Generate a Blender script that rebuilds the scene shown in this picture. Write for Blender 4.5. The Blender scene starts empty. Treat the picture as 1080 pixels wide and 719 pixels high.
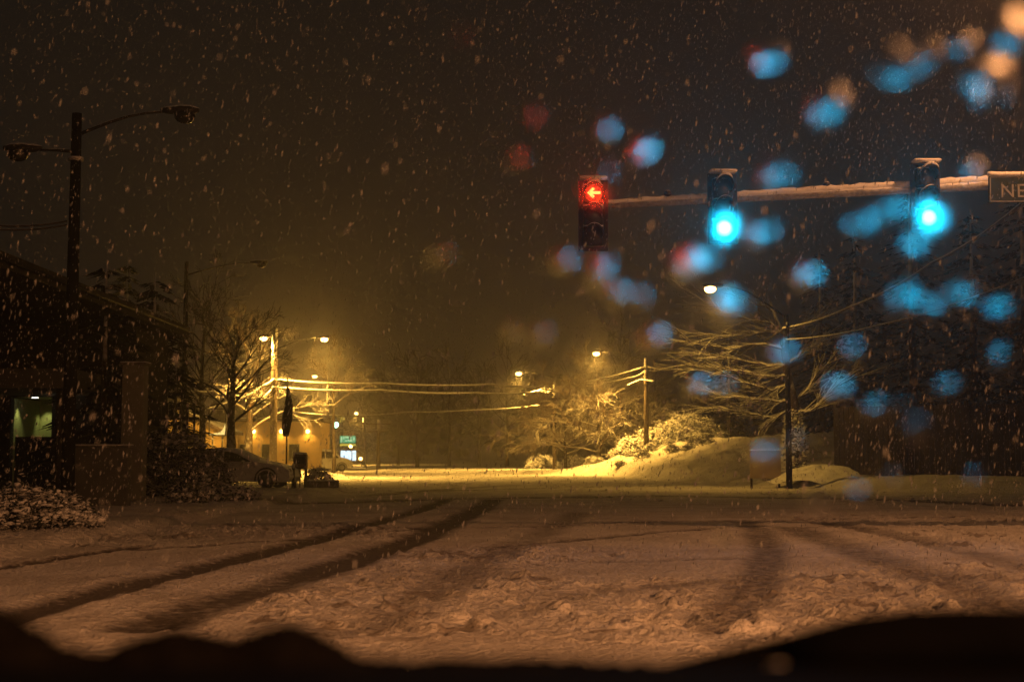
import bpy, math, random
import numpy as np
from mathutils import Vector, Matrix
R = math.radians
rnd = random.Random(7)
scene = bpy.context.scene
COL = scene.collection

# ------------------------------------------------------------------ camera model
W, H, F = 1080.0, 719.0, 1500.0
EYE = Vector((0, 0, 1.25))
HOR = 483.0
PITCH = math.atan((HOR - H/2)/F)
cp, sp_ = math.cos(PITCH), math.sin(PITCH)
def ray(px, py):
    a, b = (px - W/2)/F, (H/2 - py)/F
    return Vector((a, cp - b*sp_, sp_ + b*cp))
def P(px, py, Y):
    d = ray(px, py); return EYE + d*(Y/d.y)
def G(px, py, z=0.0):
    d = ray(px, py); return EYE + d*((z-EYE.z)/d.z)

# ------------------------------------------------------------------ object helpers
def link(o): COL.objects.link(o); return o
def tag(o, label=None, cat=None, group=None, kind=None):
    if label: o['label'] = label
    if cat: o['category'] = cat
    if group: o['group'] = group
    if kind: o['kind'] = kind
    return o
def empty(name, loc=(0,0,0), rz=0, label=None, cat=None, group=None):
    o = bpy.data.objects.new(name, None); link(o)
    o.location = loc; o.rotation_euler = (0, 0, rz); o.empty_display_size = .2
    return tag(o, label, cat, group)
def kids(o): return [c for c in bpy.data.objects if c.parent is o]
def copy_tree(o, parent=None):
    c = o.copy(); link(c)
    if parent: c.parent = parent
    for ch in kids(o): copy_tree(ch, c)
    return c

class MB:
    def __init__(s): s.v = []; s.f = []; s.m = []; s.mi = 0
    def add(s, vs, fs):
        b = len(s.v); s.v += [tuple(v) for v in vs]
        s.f += [tuple(b+i for i in f) for f in fs]; s.m += [s.mi]*len(fs); return s
    def box(s, c, d, rz=0, bev=0.0):
        hx, hy, hz = d[0]/2, d[1]/2, d[2]/2
        ca, sa = math.cos(rz), math.sin(rz)
        def T(x, y, z): return (c[0]+x*ca-y*sa, c[1]+x*sa+y*ca, c[2]+z)
        if bev <= 0:
            vs = [T(x*hx, y*hy, z*hz) for z in (-1,1) for x, y in ((-1,-1),(1,-1),(1,1),(-1,1))]
            return s.add(vs, [(3,2,1,0),(4,5,6,7),(0,1,5,4),(1,2,6,5),(2,3,7,6),(3,0,4,7)])
        b = min(bev, hx*.9, hy*.9, hz*.9); vs = []
        for z, i in ((-hz, b), (-hz+b, 0), (hz-b, 0), (hz, b)):
            ax, ay = hx-i, hy-i
            vs += [T(*p, z) for p in ((-ax+b,-ay),(ax-b,-ay),(ax,-ay+b),(ax,ay-b),(ax-b,ay),(-ax+b,ay),(-ax,ay-b),(-ax,-ay+b))]
        fs = [tuple(range(7,-1,-1)), tuple(range(24,32))]
        for k in range(3):
            for i in range(8):
                j = (i+1) % 8; fs.append((k*8+i, k*8+j, k*8+8+j, k*8+8+i))
        return s.add(vs, fs)
    def tube(s, pts, rad, n=8, cap=True):
        pts = [Vector(p) for p in pts]; m = len(pts)
        if not hasattr(rad, '__len__'): rad = [rad]*m
        vs = []; prev = None
        for i, p in enumerate(pts):
            t = (pts[min(i+1, m-1)] - pts[max(i-1, 0)]); 
            if t.length < 1e-9: t = Vector((0,0,1))
            t.normalize()
            if prev is None:
                u = t.cross(Vector((0,1,0)) if abs(t.y) < .9 else Vector((1,0,0))).normalized()
            else:
                u = (prev - t*prev.dot(t)); u = u.normalized() if u.length > 1e-6 else t.orthogonal().normalized()
            prev = u; w = t.cross(u)
            for k in range(n):
                a = 2*math.pi*k/n; vs.append(p + (u*math.cos(a) + w*math.sin(a))*rad[i])
        fs = []
        for i in range(m-1):
            for k in range(n):
                j = (k+1) % n; fs.append((i*n+k, i*n+j, i*n+n+j, i*n+n+k))
        if cap: fs += [tuple(range(n-1,-1,-1)), tuple((m-1)*n+k for k in range(n))]
        return s.add(vs, fs)
    def prism(s, outline, axis, a, b):
        """outline: 2D points in the plane perpendicular to axis, extruded from a to b"""
        def T(p, q): 
            return {'x': (q, p[0], p[1]), 'y': (p[0], q, p[1]), 'z': (p[0], p[1], q)}[axis]
        n = len(outline)
        vs = [T(p, a) for p in outline] + [T(p, b) for p in outline]
        fs = [tuple(range(n)), tuple(range(2*n-1, n-1, -1))] + [(i, n+i, n+(i+1)%n, (i+1)%n) for i in range(n)]
        return s.add(vs, fs)
    def blob(s, c, r, sq=(1,1,1), n=8, m=6, jit=.12, rg=rnd):
        vs = [(c[0], c[1], c[2]+r*sq[2])]
        for i in range(1, m):
            th = math.pi*i/m
            for k in range(n):
                ph = 2*math.pi*(k+.5*(i%2))/n; q = r*(1+rg.uniform(-jit, jit))
                vs.append((c[0]+q*sq[0]*math.sin(th)*math.cos(ph), c[1]+q*sq[1]*math.sin(th)*math.sin(ph), c[2]+q*sq[2]*math.cos(th)))
        vs.append((c[0], c[1], c[2]-r*sq[2])); L = len(vs)-1; fs = []
        for k in range(n):
            j = (k+1) % n; fs.append((0, 1+k, 1+j)); fs.append((L, L-n+j, L-n+k))
        for i in range(m-2):
            for k in range(n):
                j = (k+1) % n; a = 1+i*n; fs.append((a+k, a+n+k, a+n+j, a+j))
        return s.add(vs, fs)
    def build(s, name, mat, parent=None, smooth=False, label=None):
        me = bpy.data.meshes.new(name); me.from_pydata(s.v, [], s.f)
        mats = mat if isinstance(mat, (list, tuple)) else [mat]
        for m in mats: me.materials.append(m)
        if any(s.m): me.polygons.foreach_set('material_index', s.m)
        if smooth: me.polygons.foreach_set('use_smooth', [True]*len(me.polygons))
        me.update()
        o = bpy.data.objects.new(name, me); link(o)
        if parent: o.parent = parent
        if label: o['label'] = label
        return o

# ------------------------------------------------------------------ materials
def mat(name):
    m = bpy.data.materials.new(name); m.use_nodes = True
    nt = m.node_tree; nt.nodes.clear()
    out = nt.nodes.new('ShaderNodeOutputMaterial'); out.target = 'ALL'
    return m, nt, out
def N(nt, t, **kw):
    n = nt.nodes.new(t)
    for k, v in kw.items():
        if k.startswith('i_'):
            key = k[2:].replace('_', ' ')
            n.inputs[key].default_value = v
        else: setattr(n, k, v)
    return n
def ramp(nt, src, p0, p1, c0=(0,0,0,1), c1=(1,1,1,1)):
    r = nt.nodes.new('ShaderNodeValToRGB'); r.color_ramp.elements[0].position = p0; r.color_ramp.elements[1].position = p1
    r.color_ramp.elements[0].color = c0; r.color_ramp.elements[1].color = c1
    nt.links.new(src, r.inputs[0]); return r
def paint(name, c, rough=.6, metal=0, var=.25, scale=3.0, bump=.0, spec=.4):
    m, nt, out = mat(name)
    b = N(nt, 'ShaderNodeBsdfPrincipled', i_Roughness=rough, i_Metallic=metal)
    b.inputs['Specular IOR Level'].default_value = spec
    tc = N(nt, 'ShaderNodeTexCoord'); no = N(nt, 'ShaderNodeTexNoise', i_Scale=scale, i_Detail=5.0, i_Roughness=.6)
    nt.links.new(tc.outputs['Object'], no.inputs['Vector'])
    lo = [x*(1-var) for x in c] + [1]; hi = [min(1, x*(1+var)) for x in c] + [1]
    r = ramp(nt, no.outputs['Fac'], .3, .7, lo, hi)
    nt.links.new(r.outputs[0], b.inputs['Base Color'])
    if bump:
        bp = N(nt, 'ShaderNodeBump', i_Strength=bump, i_Distance=.03); nt.links.new(no.outputs['Fac'], bp.inputs['Height']); nt.links.new(bp.outputs[0], b.inputs['Normal'])
    nt.links.new(b.outputs[0], out.inputs['Surface']); return m
SNOW = (.78, .79, .8)
def snowy(name, c, lo=.15, hi=.5, nscale=2.0, rough=.8, snow=SNOW, bump=.4, thick=.35):
    """the thing's own colour, with settled snow on whatever faces up"""
    m, nt, out = mat(name)
    b = N(nt, 'ShaderNodeBsdfPrincipled', i_Roughness=rough); b.inputs['Specular IOR Level'].default_value = .25
    g = N(nt, 'ShaderNodeNewGeometry'); sx = N(nt, 'ShaderNodeSeparateXYZ'); nt.links.new(g.outputs['Normal'], sx.inputs[0])
    tc = N(nt, 'ShaderNodeTexCoord'); no = N(nt, 'ShaderNodeTexNoise', i_Scale=nscale, i_Detail=4.0)
    nt.links.new(tc.outputs['Object'], no.inputs['Vector'])
    ma = N(nt, 'ShaderNodeMath', operation='MULTIPLY_ADD'); nt.links.new(no.outputs['Fac'], ma.inputs[0]); ma.inputs[1].default_value = thick*2
    nt.links.new(sx.outputs['Z'], ma.inputs[2])
    r = ramp(nt, ma.outputs[0], lo+thick, hi+thick)
    mx = N(nt, 'ShaderNodeMix', data_type='RGBA'); nt.links.new(r.outputs[0], mx.inputs['Factor'])
    n2 = N(nt, 'ShaderNodeTexNoise', i_Scale=nscale*4, i_Detail=3.0); nt.links.new(tc.outputs['Object'], n2.inputs['Vector'])
    r2 = ramp(nt, n2.outputs['Fac'], .3, .7, [x*.65 for x in c]+[1], [x*1.35 for x in c]+[1])
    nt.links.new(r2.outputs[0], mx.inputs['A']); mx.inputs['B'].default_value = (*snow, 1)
    nt.links.new(mx.outputs['Result'], b.inputs['Base Color'])
    bp = N(nt, 'ShaderNodeBump', i_Strength=bump, i_Distance=.04); nt.links.new(n2.outputs['Fac'], bp.inputs['Height']); nt.links.new(bp.outputs[0], b.inputs['Normal'])
    nt.links.new(b.outputs[0], out.inputs['Surface']); return m
def glow(name, c, s, core=0):
    m, nt, out = mat(name)
    e = N(nt, 'ShaderNodeEmission'); e.inputs[0].default_value = (*c, 1); e.inputs[1].default_value = s
    if core:      # the bulb behind a round lens: brightest at its middle, falling off to the rim
        tc = N(nt, 'ShaderNodeTexCoord'); mp = N(nt, 'ShaderNodeMapping'); mp.inputs['Location'].default_value = (-.5, 0, -.5); mp.inputs['Scale'].default_value = (1, 0, 1)
        nt.links.new(tc.outputs['Generated'], mp.inputs['Vector']); ln = N(nt, 'ShaderNodeVectorMath', operation='LENGTH'); nt.links.new(mp.outputs[0], ln.inputs[0])
        r = ramp(nt, ln.outputs['Value'], .16, .5, (s*core,)*3+(1,), (s*.45,)*3+(1,)); nt.links.new(r.outputs[0], e.inputs[1])
    nt.links.new(e.outputs[0], out.inputs['Surface']); return m

M = {}
M['snow'] = paint('settled_snow', SNOW, .75, 0, .12, 5, .5, .2)
M['bark'] = snowy('bark_with_snow', (.05, .038, .028), .05, .4, 3)
M['twig'] = snowy('twigs_with_snow', (.06, .045, .032), -.35, .15, 2)
M['pale_twig'] = snowy('pale_twigs_with_snow', (.12, .085, .05), -.5, .1, 2)
M['brown_twig'] = snowy('fine_brown_twigs', (.16, .10, .055), -.25, .35, 2, snow=(.7,.7,.7))
M['dark_twig'] = snowy('dark_bare_twigs', (.035, .028, .022), .35, .9, 2, snow=(.3,.3,.3))
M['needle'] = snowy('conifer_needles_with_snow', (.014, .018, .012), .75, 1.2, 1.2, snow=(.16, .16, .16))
M['leaf'] = snowy('evergreen_leaves_with_snow', (.03, .04, .022), .1, .45, 2.5)
M['snowyleaf'] = snowy('leaves_mostly_snow', (.03, .04, .022), -.3, .2, 2.5)
M['leafdark'] = snowy('dark_leaves_dusted', (.022, .028, .018), .4, .9, 2.5, snow=(.4,.4,.4))
M['pole'] = snowy('weathered_wood_pole', (.06, .045, .032), .4, .8, 2)
M['steel'] = snowy('galvanised_steel_with_snow', (.38, .38, .36), .1, .35, 4, .5)
M['darksteel'] = snowy('dark_painted_steel', (.03, .03, .03), .5, .9, 4, .5)
M['darkpole'] = paint('dark_pole_paint', (.012, .012, .012), .8, 0, .3, 3, 0, .1)
M['wire'] = snowy('snow_coated_cable', (.08, .07, .06), -.6, -.1, 1.5)
M['thinwire'] = snowy('dark_cable', (.06, .055, .05), .5, .9, 1.5)
M['black'] = snowy('black_housing_speckled_with_snow', (.018,.018,.018), .22, .34, 26, .5)
M['yellowblack'] = paint('dark_backplate', (.012, .012, .012), .7)
M['offlens'] = paint('unlit_lens', (.03, .03, .028), .15, 0, .3, 20, 0, .6)
M['stucco'] = paint('grey_stucco', (.10, .10, .092), .9, 0, .2, 2, .3)
M['darkwall'] = paint('dark_wall_cladding', (.028, .027, .024), .9, 0, .35, 1.2, .3)
M['pale'] = paint('pale_render', (.2, .2, .16), .9, 0, .15, 2, .2)
M['alcove'] = paint('cream_alcove_wall', (.42, .44, .22), .85, 0, .12, 3, .1)
M['roof'] = snowy('dark_roofing', (.03, .028, .026), .75, 1.2, 1, snow=(.25,.25,.25))
M['snowroof'] = snowy('roof_under_snow', (.08, .06, .05), .2, .5, 1)
M['yellow'] = paint('ochre_wall', (.5, .36, .16), .85, 0, .15, 1.5)
M['brown'] = paint('brown_boards', (.036, .028, .021), .85, 0, .5, .9, .2)
M['board'] = paint('pale_tan_board', (.34, .27, .19), .85, 0, .25, 2, .1)
M['glass'] = paint('dark_window_glass', (.01, .011, .012), .08, 0, 0, 1, 0, .6)
M['carbody'] = snowy('pale_car_paint_dusted', (.55, .55, .53), -.35, .35, 1.6, .6, snow=(.82,.82,.82))
M['rubber'] = paint('tyre_rubber', (.02, .02, .02), .85)
M['rim'] = paint('alloy_rim', (.35, .35, .35), .4, .8)
M['headlight'] = paint('headlight_glass', (.35, .35, .36), .15)
M['rust'] = paint('brown_painted_metal', (.09, .045, .03), .6)
M['cloth'] = paint('dark_furled_cloth', (.014, .012, .012), .9)
M['concrete'] = snowy('low_concrete', (.16, .15, .13), .4, .8, 3)
M['signgreen'] = paint('dark_green_sign_face', (.006, .02, .016), .5, 0, .2, 8)
M['signtext'] = paint('white_sign_lettering', (.26, .26, .24), .6, 0, .3, 12)
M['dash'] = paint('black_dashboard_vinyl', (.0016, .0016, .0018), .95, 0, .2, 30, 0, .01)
M['slush'] = paint('slush_in_silhouette', (.0028, .0025, .0025), .95, 0, .4, 60, .4, .01)  # backlit darkness of the snow ridge put into a near-black colour
M['greenlit'] = glow('green_lamp_lens', (.05, .60, .80), 5.0, 7.0)
M['redlit'] = glow('red_arrow_lens', (1.0, .07, .015), 13.0)
M['redface'] = glow('red_lamp_face', (1.0, .03, .008), .3)
M['sodium'] = glow('sodium_lamp_lens', (1.0, .55, .14), 16.0)
M['sodium_near'] = glow('sodium_lamp_refractor', (1.0, .45, .16), 30.0)
M['downlight'] = glow('downlight_lens', (1.0, .95, .75), 3.0)
M['fargreen'] = glow('far_green_signal', (.5, 1.0, .7), 10.0)
M['signlit_green'] = glow('backlit_green_panel', (.02, .42, .2), 1.0)
M['signlit_pale'] = glow('backlit_pale_letters', (.5, .9, .5), 1.0)
M['signlit_white'] = glow('backlit_white_panel', (.72, 1.0, 1.15), 1.6)
M['signlit_blue'] = glow('backlit_blue_mark', (.12, .3, .5), 1.0)
M['signlit_amber'] = glow('backlit_amber_strip', (.75, .62, .08), 1.0)
M['boardlit'] = glow('glowing_board_corner', (1.0, .7, .2), 1.3)

# ------------------------------------------------------------------ numpy noise
def hash2(ix, iy, s):
    n = (ix*374761393 + iy*668265263 + s*974711) & 0x7fffffff
    n = ((n ^ (n >> 13))*1274126177) & 0x7fffffff
    return ((n ^ (n >> 16)) & 0xffff)/65535.0
def vnoise(x, y, s=0):
    ix, iy = np.floor(x).astype(np.int64), np.floor(y).astype(np.int64); fx, fy = x-ix, y-iy
    fx = fx*fx*(3-2*fx); fy = fy*fy*(3-2*fy)
    a = hash2(ix, iy, s)*(1-fx)+hash2(ix+1, iy, s)*fx; b = hash2(ix, iy+1, s)*(1-fx)+hash2(ix+1, iy+1, s)*fx
    return a*(1-fy)+b*fy
def fbm(x, y, s=0, o=4):
    t = 0; a = .5
    for k in range(o): t = t + a*(vnoise(x*2**k, y*2**k, s+k)-.5); a *= .5
    return t
def sstep(a, b, x):
    t = np.clip((x-a)/(b-a), 0, 1); return t*t*(3-2*t)

# ------------------------------------------------------------------ terrain
LEFT = [(-60,-6.2),(55,-6.2),(64,-9.5),(78,-13.5),(92,-10.5),(112,-13),(140,-23),(180,-30),(260,-60),(700,-400)]
RIGHT = [(-60,60),(44,60),(46,30),(49,17),(58,12),(66,10.2),(75,8.6),(100,6.5),(120,-2),(140,-15),(200,-19),(270,-42),(700,-340)]
def xl(Y): return np.interp(Y, [p[0] for p in LEFT], [p[1] for p in LEFT])
def xr(Y): return np.interp(Y, [p[0] for p in RIGHT], [p[1] for p in RIGHT])
def base_h(x, y):
    dr = x - xr(y) + 1.4*fbm(x*.35, y*.35, 201, 3); dl = xl(y) - x + .5*fbm(x*.5, y*.5, 203, 3)
    farl = sstep(85, 100, y)
    fy = sstep(104, 118, y)
    hr = sstep(0, 2.2, dr)*(.40-.25*fy) + (np.clip(dr-1, 0, 7)*.3 + np.clip(dr-8, 0, 30)*.06)*sstep(50, 85, y)*(1-.97*fy)
    hl = sstep(0, .35, dl)*.13 + farl*(sstep(0, 2.5, dl)*.25 + np.clip(dl-2, 0, 30)*.015)
    return hr + hl
def gz(x, y):
    return float(base_h(np.array([float(x)]), np.array([float(y)]))[0])
TR = []   # (points, half width, strength)
def track_or_shade(px, w, s): TR.append(([(G(a, b).x, G(a, b).y) for a, b in px], w, s))
track_or_shade([(-30,664),(60,637),(150,614),(300,578),(400,550),(445,537),(470,527)], .24, .75)
track_or_shade([(150,662),(215,640),(330,605),(440,568),(478,549),(505,537),(520,527)], .30, .78)
track_or_shade([(-30,604),(60,589),(150,577)], .13, 1.0)
track_or_shade([(140,581),(250,573),(330,567),(470,556)], .14, .5)
track_or_shade([(375,557),(470,557),(560,556),(640,551.5),(720,549),(800,550),(860,548),(960,546),(1110,543)], .13, .75)
track_or_shade([(520,577),(580,572),(640,566),(700,561),(760,557),(900,556)], .18, .55)
track_or_shade([(755,662),(785,630),(806,600),(808,580),(800,562),(785,548)], .25, .42)
track_or_shade([(380,664),(455,625),(520,585),(575,560),(610,540)], .3, .35)
track_or_shade([(1120,660),(1000,615),(900,580),(830,556)], .35, .4)
track_or_shade([(1120,606),(1000,578),(930,562),(860,550)], .3, .4)
track_or_shade([(520,650),(640,622),(760,612),(900,608),(1100,612)], .22, .28)
track_or_shade([(600,592),(720,590),(860,588)], .2, .3)
track_or_shade([(300,531),(480,525.5),(700,523),(860,525),(1000,529),(1110,534)], .9, .6)  # wide band of shade over the far road, painted in like a wheel path
track_or_shade([(350,519),(440,518),(520,516),(640,513),(700,512)], .55, .45)
track_or_shade([(395,522),(470,515.5),(540,511.5)], .4, .5)
def seg_dist(x, y, pts):
    d = np.full(x.shape, 1e9)
    for (ax, ay), (bx, by) in zip(pts[:-1], pts[1:]):
        vx, vy = bx-ax, by-ay; t = np.clip(((x-ax)*vx+(y-ay)*vy)/(vx*vx+vy*vy), 0, 1)
        d = np.minimum(d, np.hypot(x-ax-t*vx, y-ay-t*vy))
    return d
def axis_vals(segs):
    o = []
    for a, b, s in segs: o += list(np.arange(a, b, s))
    return o
xs = axis_vals([(-700,-100,40),(-100,-34,4),(-34,-14,.35),(-14,14,.055),(14,34,.35),(34,100,4),(100,701,40)])
ys = axis_vals([(-60,4,4),(4,9,.5)]); y = 9.0
while y < 700: ys.append(y); y *= 1.0040 if y < 60 else (1.012 if y < 150 else 1.05)
xs, ys = np.array(xs), np.array(ys)
X, Y = np.meshgrid(xs, ys)
wx = X + .10*fbm(X*.9, Y*.9, 31, 3); wy = Y + .25*fbm(X*.7, Y*.7, 37, 3)
tr = np.zeros_like(X)
near = (np.abs(X) < 40) & (Y > 5) & (Y < 120)
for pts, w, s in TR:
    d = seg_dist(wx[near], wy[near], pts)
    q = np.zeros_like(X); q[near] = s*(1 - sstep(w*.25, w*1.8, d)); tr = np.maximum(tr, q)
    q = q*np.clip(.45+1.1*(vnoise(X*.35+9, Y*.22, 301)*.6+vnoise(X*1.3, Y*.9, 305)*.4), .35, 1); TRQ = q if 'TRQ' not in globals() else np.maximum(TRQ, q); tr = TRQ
    berm = np.zeros_like(X); berm[near] = s*np.exp(-((d-w*1.6)/(.12+w*.25))**2)
    if 'BERM' not in globals(): BERM = berm
    else: BERM = np.maximum(BERM, berm)
Z = base_h(X, Y)
on_road = (X > xl(Y)) & (X < xr(Y))
fine = sstep(200, 60, Y)*sstep(45, 20, np.abs(X))
n1 = fbm(X*.35, Y*.35, 3, 3); n2 = fbm(X*1.7, Y*1.3, 11, 4); n3 = fbm(X*5.5, Y*4, 19, 3)
n4 = fbm(X*9.0, Y*7.5, 23, 3)
churn = np.clip(sstep(.02, .22, fbm(X*.30+5, Y*.16+2, 71, 3)+.05)
        + np.exp(-(((X-1.4)/2.2)**2+((Y-12.6)/1.6)**2)) + .8*np.exp(-(((X-7.5)/4.)**2+((Y-23)/5.)**2)), 0, 1)
clod = np.clip(fbm(X*7.5, Y*6.0, 51, 3)-.10, 0, 1)
Z = Z + fine*(.05*n1 + np.where(on_road, .022, .06)*n2*2 + (.022+.05*churn)*n3*(1-tr*.6) + .045*n4*(.35+churn)*(1-tr*.5) - .05*tr + .035*BERM*(.4+3*np.abs(n4)) + .42*clod*churn*(1-tr*.8))
Z = Z + np.where(on_road, 0, (.5*fbm(X*.3, Y*.3, 91, 3)+.45*fbm(X*1.3, Y*1.0, 95, 3))*sstep(50, 70, Y)*sstep(0, 2.5, X-xr(Y))*(1-.8*sstep(105, 122, Y)))
Z = Z - sstep(190, 700, Y)*0
dirt = np.clip(sstep(.05, .30, fbm(X*3.1, Y*1.9, 61, 4))*churn*.9, 0, 1)
ny, nx = X.shape
verts = np.stack([X, Y, Z], -1).reshape(-1, 3)
idx = np.arange(nx*ny).reshape(ny, nx)
quads = np.stack([idx[:-1,:-1], idx[:-1,1:], idx[1:,1:], idx[1:,:-1]], -1).reshape(-1, 4)
cx = (X[:-1,:-1]+X[1:,1:])/2; cy = (Y[:-1,:-1]+Y[1:,1:])/2
isroad = ((cx > xl(cy)) & (cx < xr(cy))).reshape(-1)
def ground_mat():
    m, nt, out = mat('trodden_snow')
    b = N(nt, 'ShaderNodeBsdfPrincipled'); b.inputs['Specular IOR Level'].default_value = .3
    at = N(nt, 'ShaderNodeAttribute', attribute_name='wear_shade'); sx = N(nt, 'ShaderNodeSeparateColor'); nt.links.new(at.outputs['Color'], sx.inputs[0])
    tc = N(nt, 'ShaderNodeTexCoord'); no = N(nt, 'ShaderNodeTexNoise', i_Scale=6.0, i_Detail=8.0, i_Roughness=.7); nt.links.new(tc.outputs['Object'], no.inputs['Vector'])
    big = N(nt, 'ShaderNodeTexNoise', i_Scale=.55, i_Detail=6.0, i_Roughness=.65); nt.links.new(tc.outputs['Object'], big.inputs['Vector'])
    base = ramp(nt, big.outputs['Fac'], .32, .68, (.50,.48,.46,1), (.78,.775,.77,1))
    # wheel paths: snow packed thin over wet asphalt, and the far painted shade, broken up by noise
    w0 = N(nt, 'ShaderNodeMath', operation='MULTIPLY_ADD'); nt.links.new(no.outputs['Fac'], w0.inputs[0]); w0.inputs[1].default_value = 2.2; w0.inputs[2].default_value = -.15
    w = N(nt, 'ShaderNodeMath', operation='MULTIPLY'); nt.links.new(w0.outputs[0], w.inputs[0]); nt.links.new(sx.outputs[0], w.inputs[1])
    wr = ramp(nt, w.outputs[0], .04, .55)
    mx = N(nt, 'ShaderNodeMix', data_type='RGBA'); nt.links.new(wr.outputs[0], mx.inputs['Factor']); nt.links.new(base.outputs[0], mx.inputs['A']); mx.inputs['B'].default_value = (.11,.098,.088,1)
    d = N(nt, 'ShaderNodeMath', operation='MULTIPLY_ADD'); nt.links.new(no.outputs['Fac'], d.inputs[0]); d.inputs[1].default_value = .8; nt.links.new(sx.outputs[1], d.inputs[2])
    dr = ramp(nt, d.outputs[0], .72, 1.6)
    mx2 = N(nt, 'ShaderNodeMix', data_type='RGBA'); nt.links.new(dr.outputs[0], mx2.inputs['Factor']); nt.links.new(mx.outputs['Result'], mx2.inputs['A']); mx2.inputs['B'].default_value = (.30,.275,.25,1)
    nt.links.new(mx2.outputs['Result'], b.inputs['Base Color'])
    rr = ramp(nt, wr.outputs[0], 0, 1, (.85,.85,.85,1), (.8,.8,.8,1)); nt.links.new(rr.outputs[0], b.inputs['Roughness'])
    f2 = N(nt, 'ShaderNodeTexNoise', i_Scale=16.0, i_Detail=5.0); nt.links.new(tc.outputs['Object'], f2.inputs['Vector'])
    ad = N(nt, 'ShaderNodeMath', operation='ADD'); nt.links.new(no.outputs['Fac'], ad.inputs[0]); nt.links.new(f2.outputs['Fac'], ad.inputs[1])
    bp = N(nt, 'ShaderNodeBump', i_Strength=.9, i_Distance=.09); nt.links.new(ad.outputs[0], bp.inputs['Height']); nt.links.new(bp.outputs[0], b.inputs['Normal'])
    nt.links.new(b.outputs[0], out.inputs['Surface']); return m
M['ground'] = ground_mat()
wear_shade = np.zeros((nx*ny, 4), np.float32); wear_shade[:,0] = tr.reshape(-1); wear_shade[:,1] = (dirt*np.where(on_road, 1, .1)).reshape(-1); wear_shade[:,3] = 1
def sheet(name, label, cat, mask):
    q = quads[mask]; used = np.unique(q); remap = np.zeros(nx*ny, np.int64); remap[used] = np.arange(len(used))
    q = remap[q]; v = verts[used]
    me = bpy.data.meshes.new(name)
    me.vertices.add(len(v)); me.vertices.foreach_set('co', v.astype(np.float32).reshape(-1))
    me.loops.add(q.size); me.loops.foreach_set('vertex_index', q.reshape(-1).astype(np.int32))
    me.polygons.add(len(q)); me.polygons.foreach_set('loop_start', np.arange(0, q.size, 4, dtype=np.int32))
    try: me.polygons.foreach_set('loop_total', np.full(len(q), 4, np.int32))
    except Exception: pass
    me.polygons.foreach_set('use_smooth', np.ones(len(q), bool))
    me.update(calc_edges=True); me.validate()
    a = me.color_attributes.new('wear_shade', 'FLOAT_COLOR', 'POINT'); a.data.foreach_set('color', wear_shade[used].reshape(-1))
    me.materials.append(M['ground'])
    o = bpy.data.objects.new(name, me); link(o); return tag(o, label, cat, None, 'structure')
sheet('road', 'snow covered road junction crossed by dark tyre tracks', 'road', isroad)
sheet('ground', 'deep snow on verges and banks beside the road', 'ground', ~isroad)

# ------------------------------------------------------------------ lights
PW = 8.5
SOD = (1.0, .50, .075)
def spot(name, loc, target, power, col, ang, blend=1.0, r=.12):
    l = bpy.data.lights.new(name, 'SPOT'); l.energy = power; l.color = col; l.spot_size = R(ang); l.spot_blend = blend; l.shadow_soft_size = r
    o = bpy.data.objects.new(name, l); link(o); o.location = loc
    d = Vector(target)-Vector(loc); o.rotation_euler = d.to_track_quat('-Z', 'Y').to_euler(); return o
def point(name, loc, power, col, r=.12):
    l = bpy.data.lights.new(name, 'POINT'); l.energy = power; l.color = col; l.shadow_soft_size = r
    o = bpy.data.objects.new(name, l); link(o); o.location = loc; return o

# ------------------------------------------------------------------ poles with lamps
def lamp_head(root, at, rz, lit, lens_r=.2, mlens=None, name='lamp_head'):
    """cobra-head luminaire; local position at, long axis turned by rz"""
    ca, sa = math.cos(rz), math.sin(rz)
    def T(x, y, z): return (at[0]+x*ca-y*sa, at[1]+x*sa+y*ca, at[2]+z)
    m = MB(); prof = [(-.45,.05,.05),(-.3,.1,.09),(0,.17,.12),(.25,.16,.11),(.42,.07,.05)]
    n = 10; vs = []; fs = []
    for x, w, h in prof:
        for k in range(n):
            a = 2*math.pi*k/n; vs.append(T(x, w*math.cos(a), h*math.sin(a)+.06))
    for i in range(len(prof)-1):
        for k in range(n):
            j = (k+1) % n; fs.append((i*n+k, i*n+j, i*n+n+j, i*n+n+k))
    fs += [tuple(range(n-1,-1,-1)), tuple((len(prof)-1)*n+k for k in range(n))]
    m.add(vs, fs); hd = m.build(name, M['darksteel'], root, True)
    g = MB(); g.blob(T(.1, 0, -.09), lens_r*1.15, (1.05, .85, .72), 12, 8, 0)
    g.build('lens', (mlens or M['sodium']) if lit else M['offlens'], hd, True)
    return hd
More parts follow.
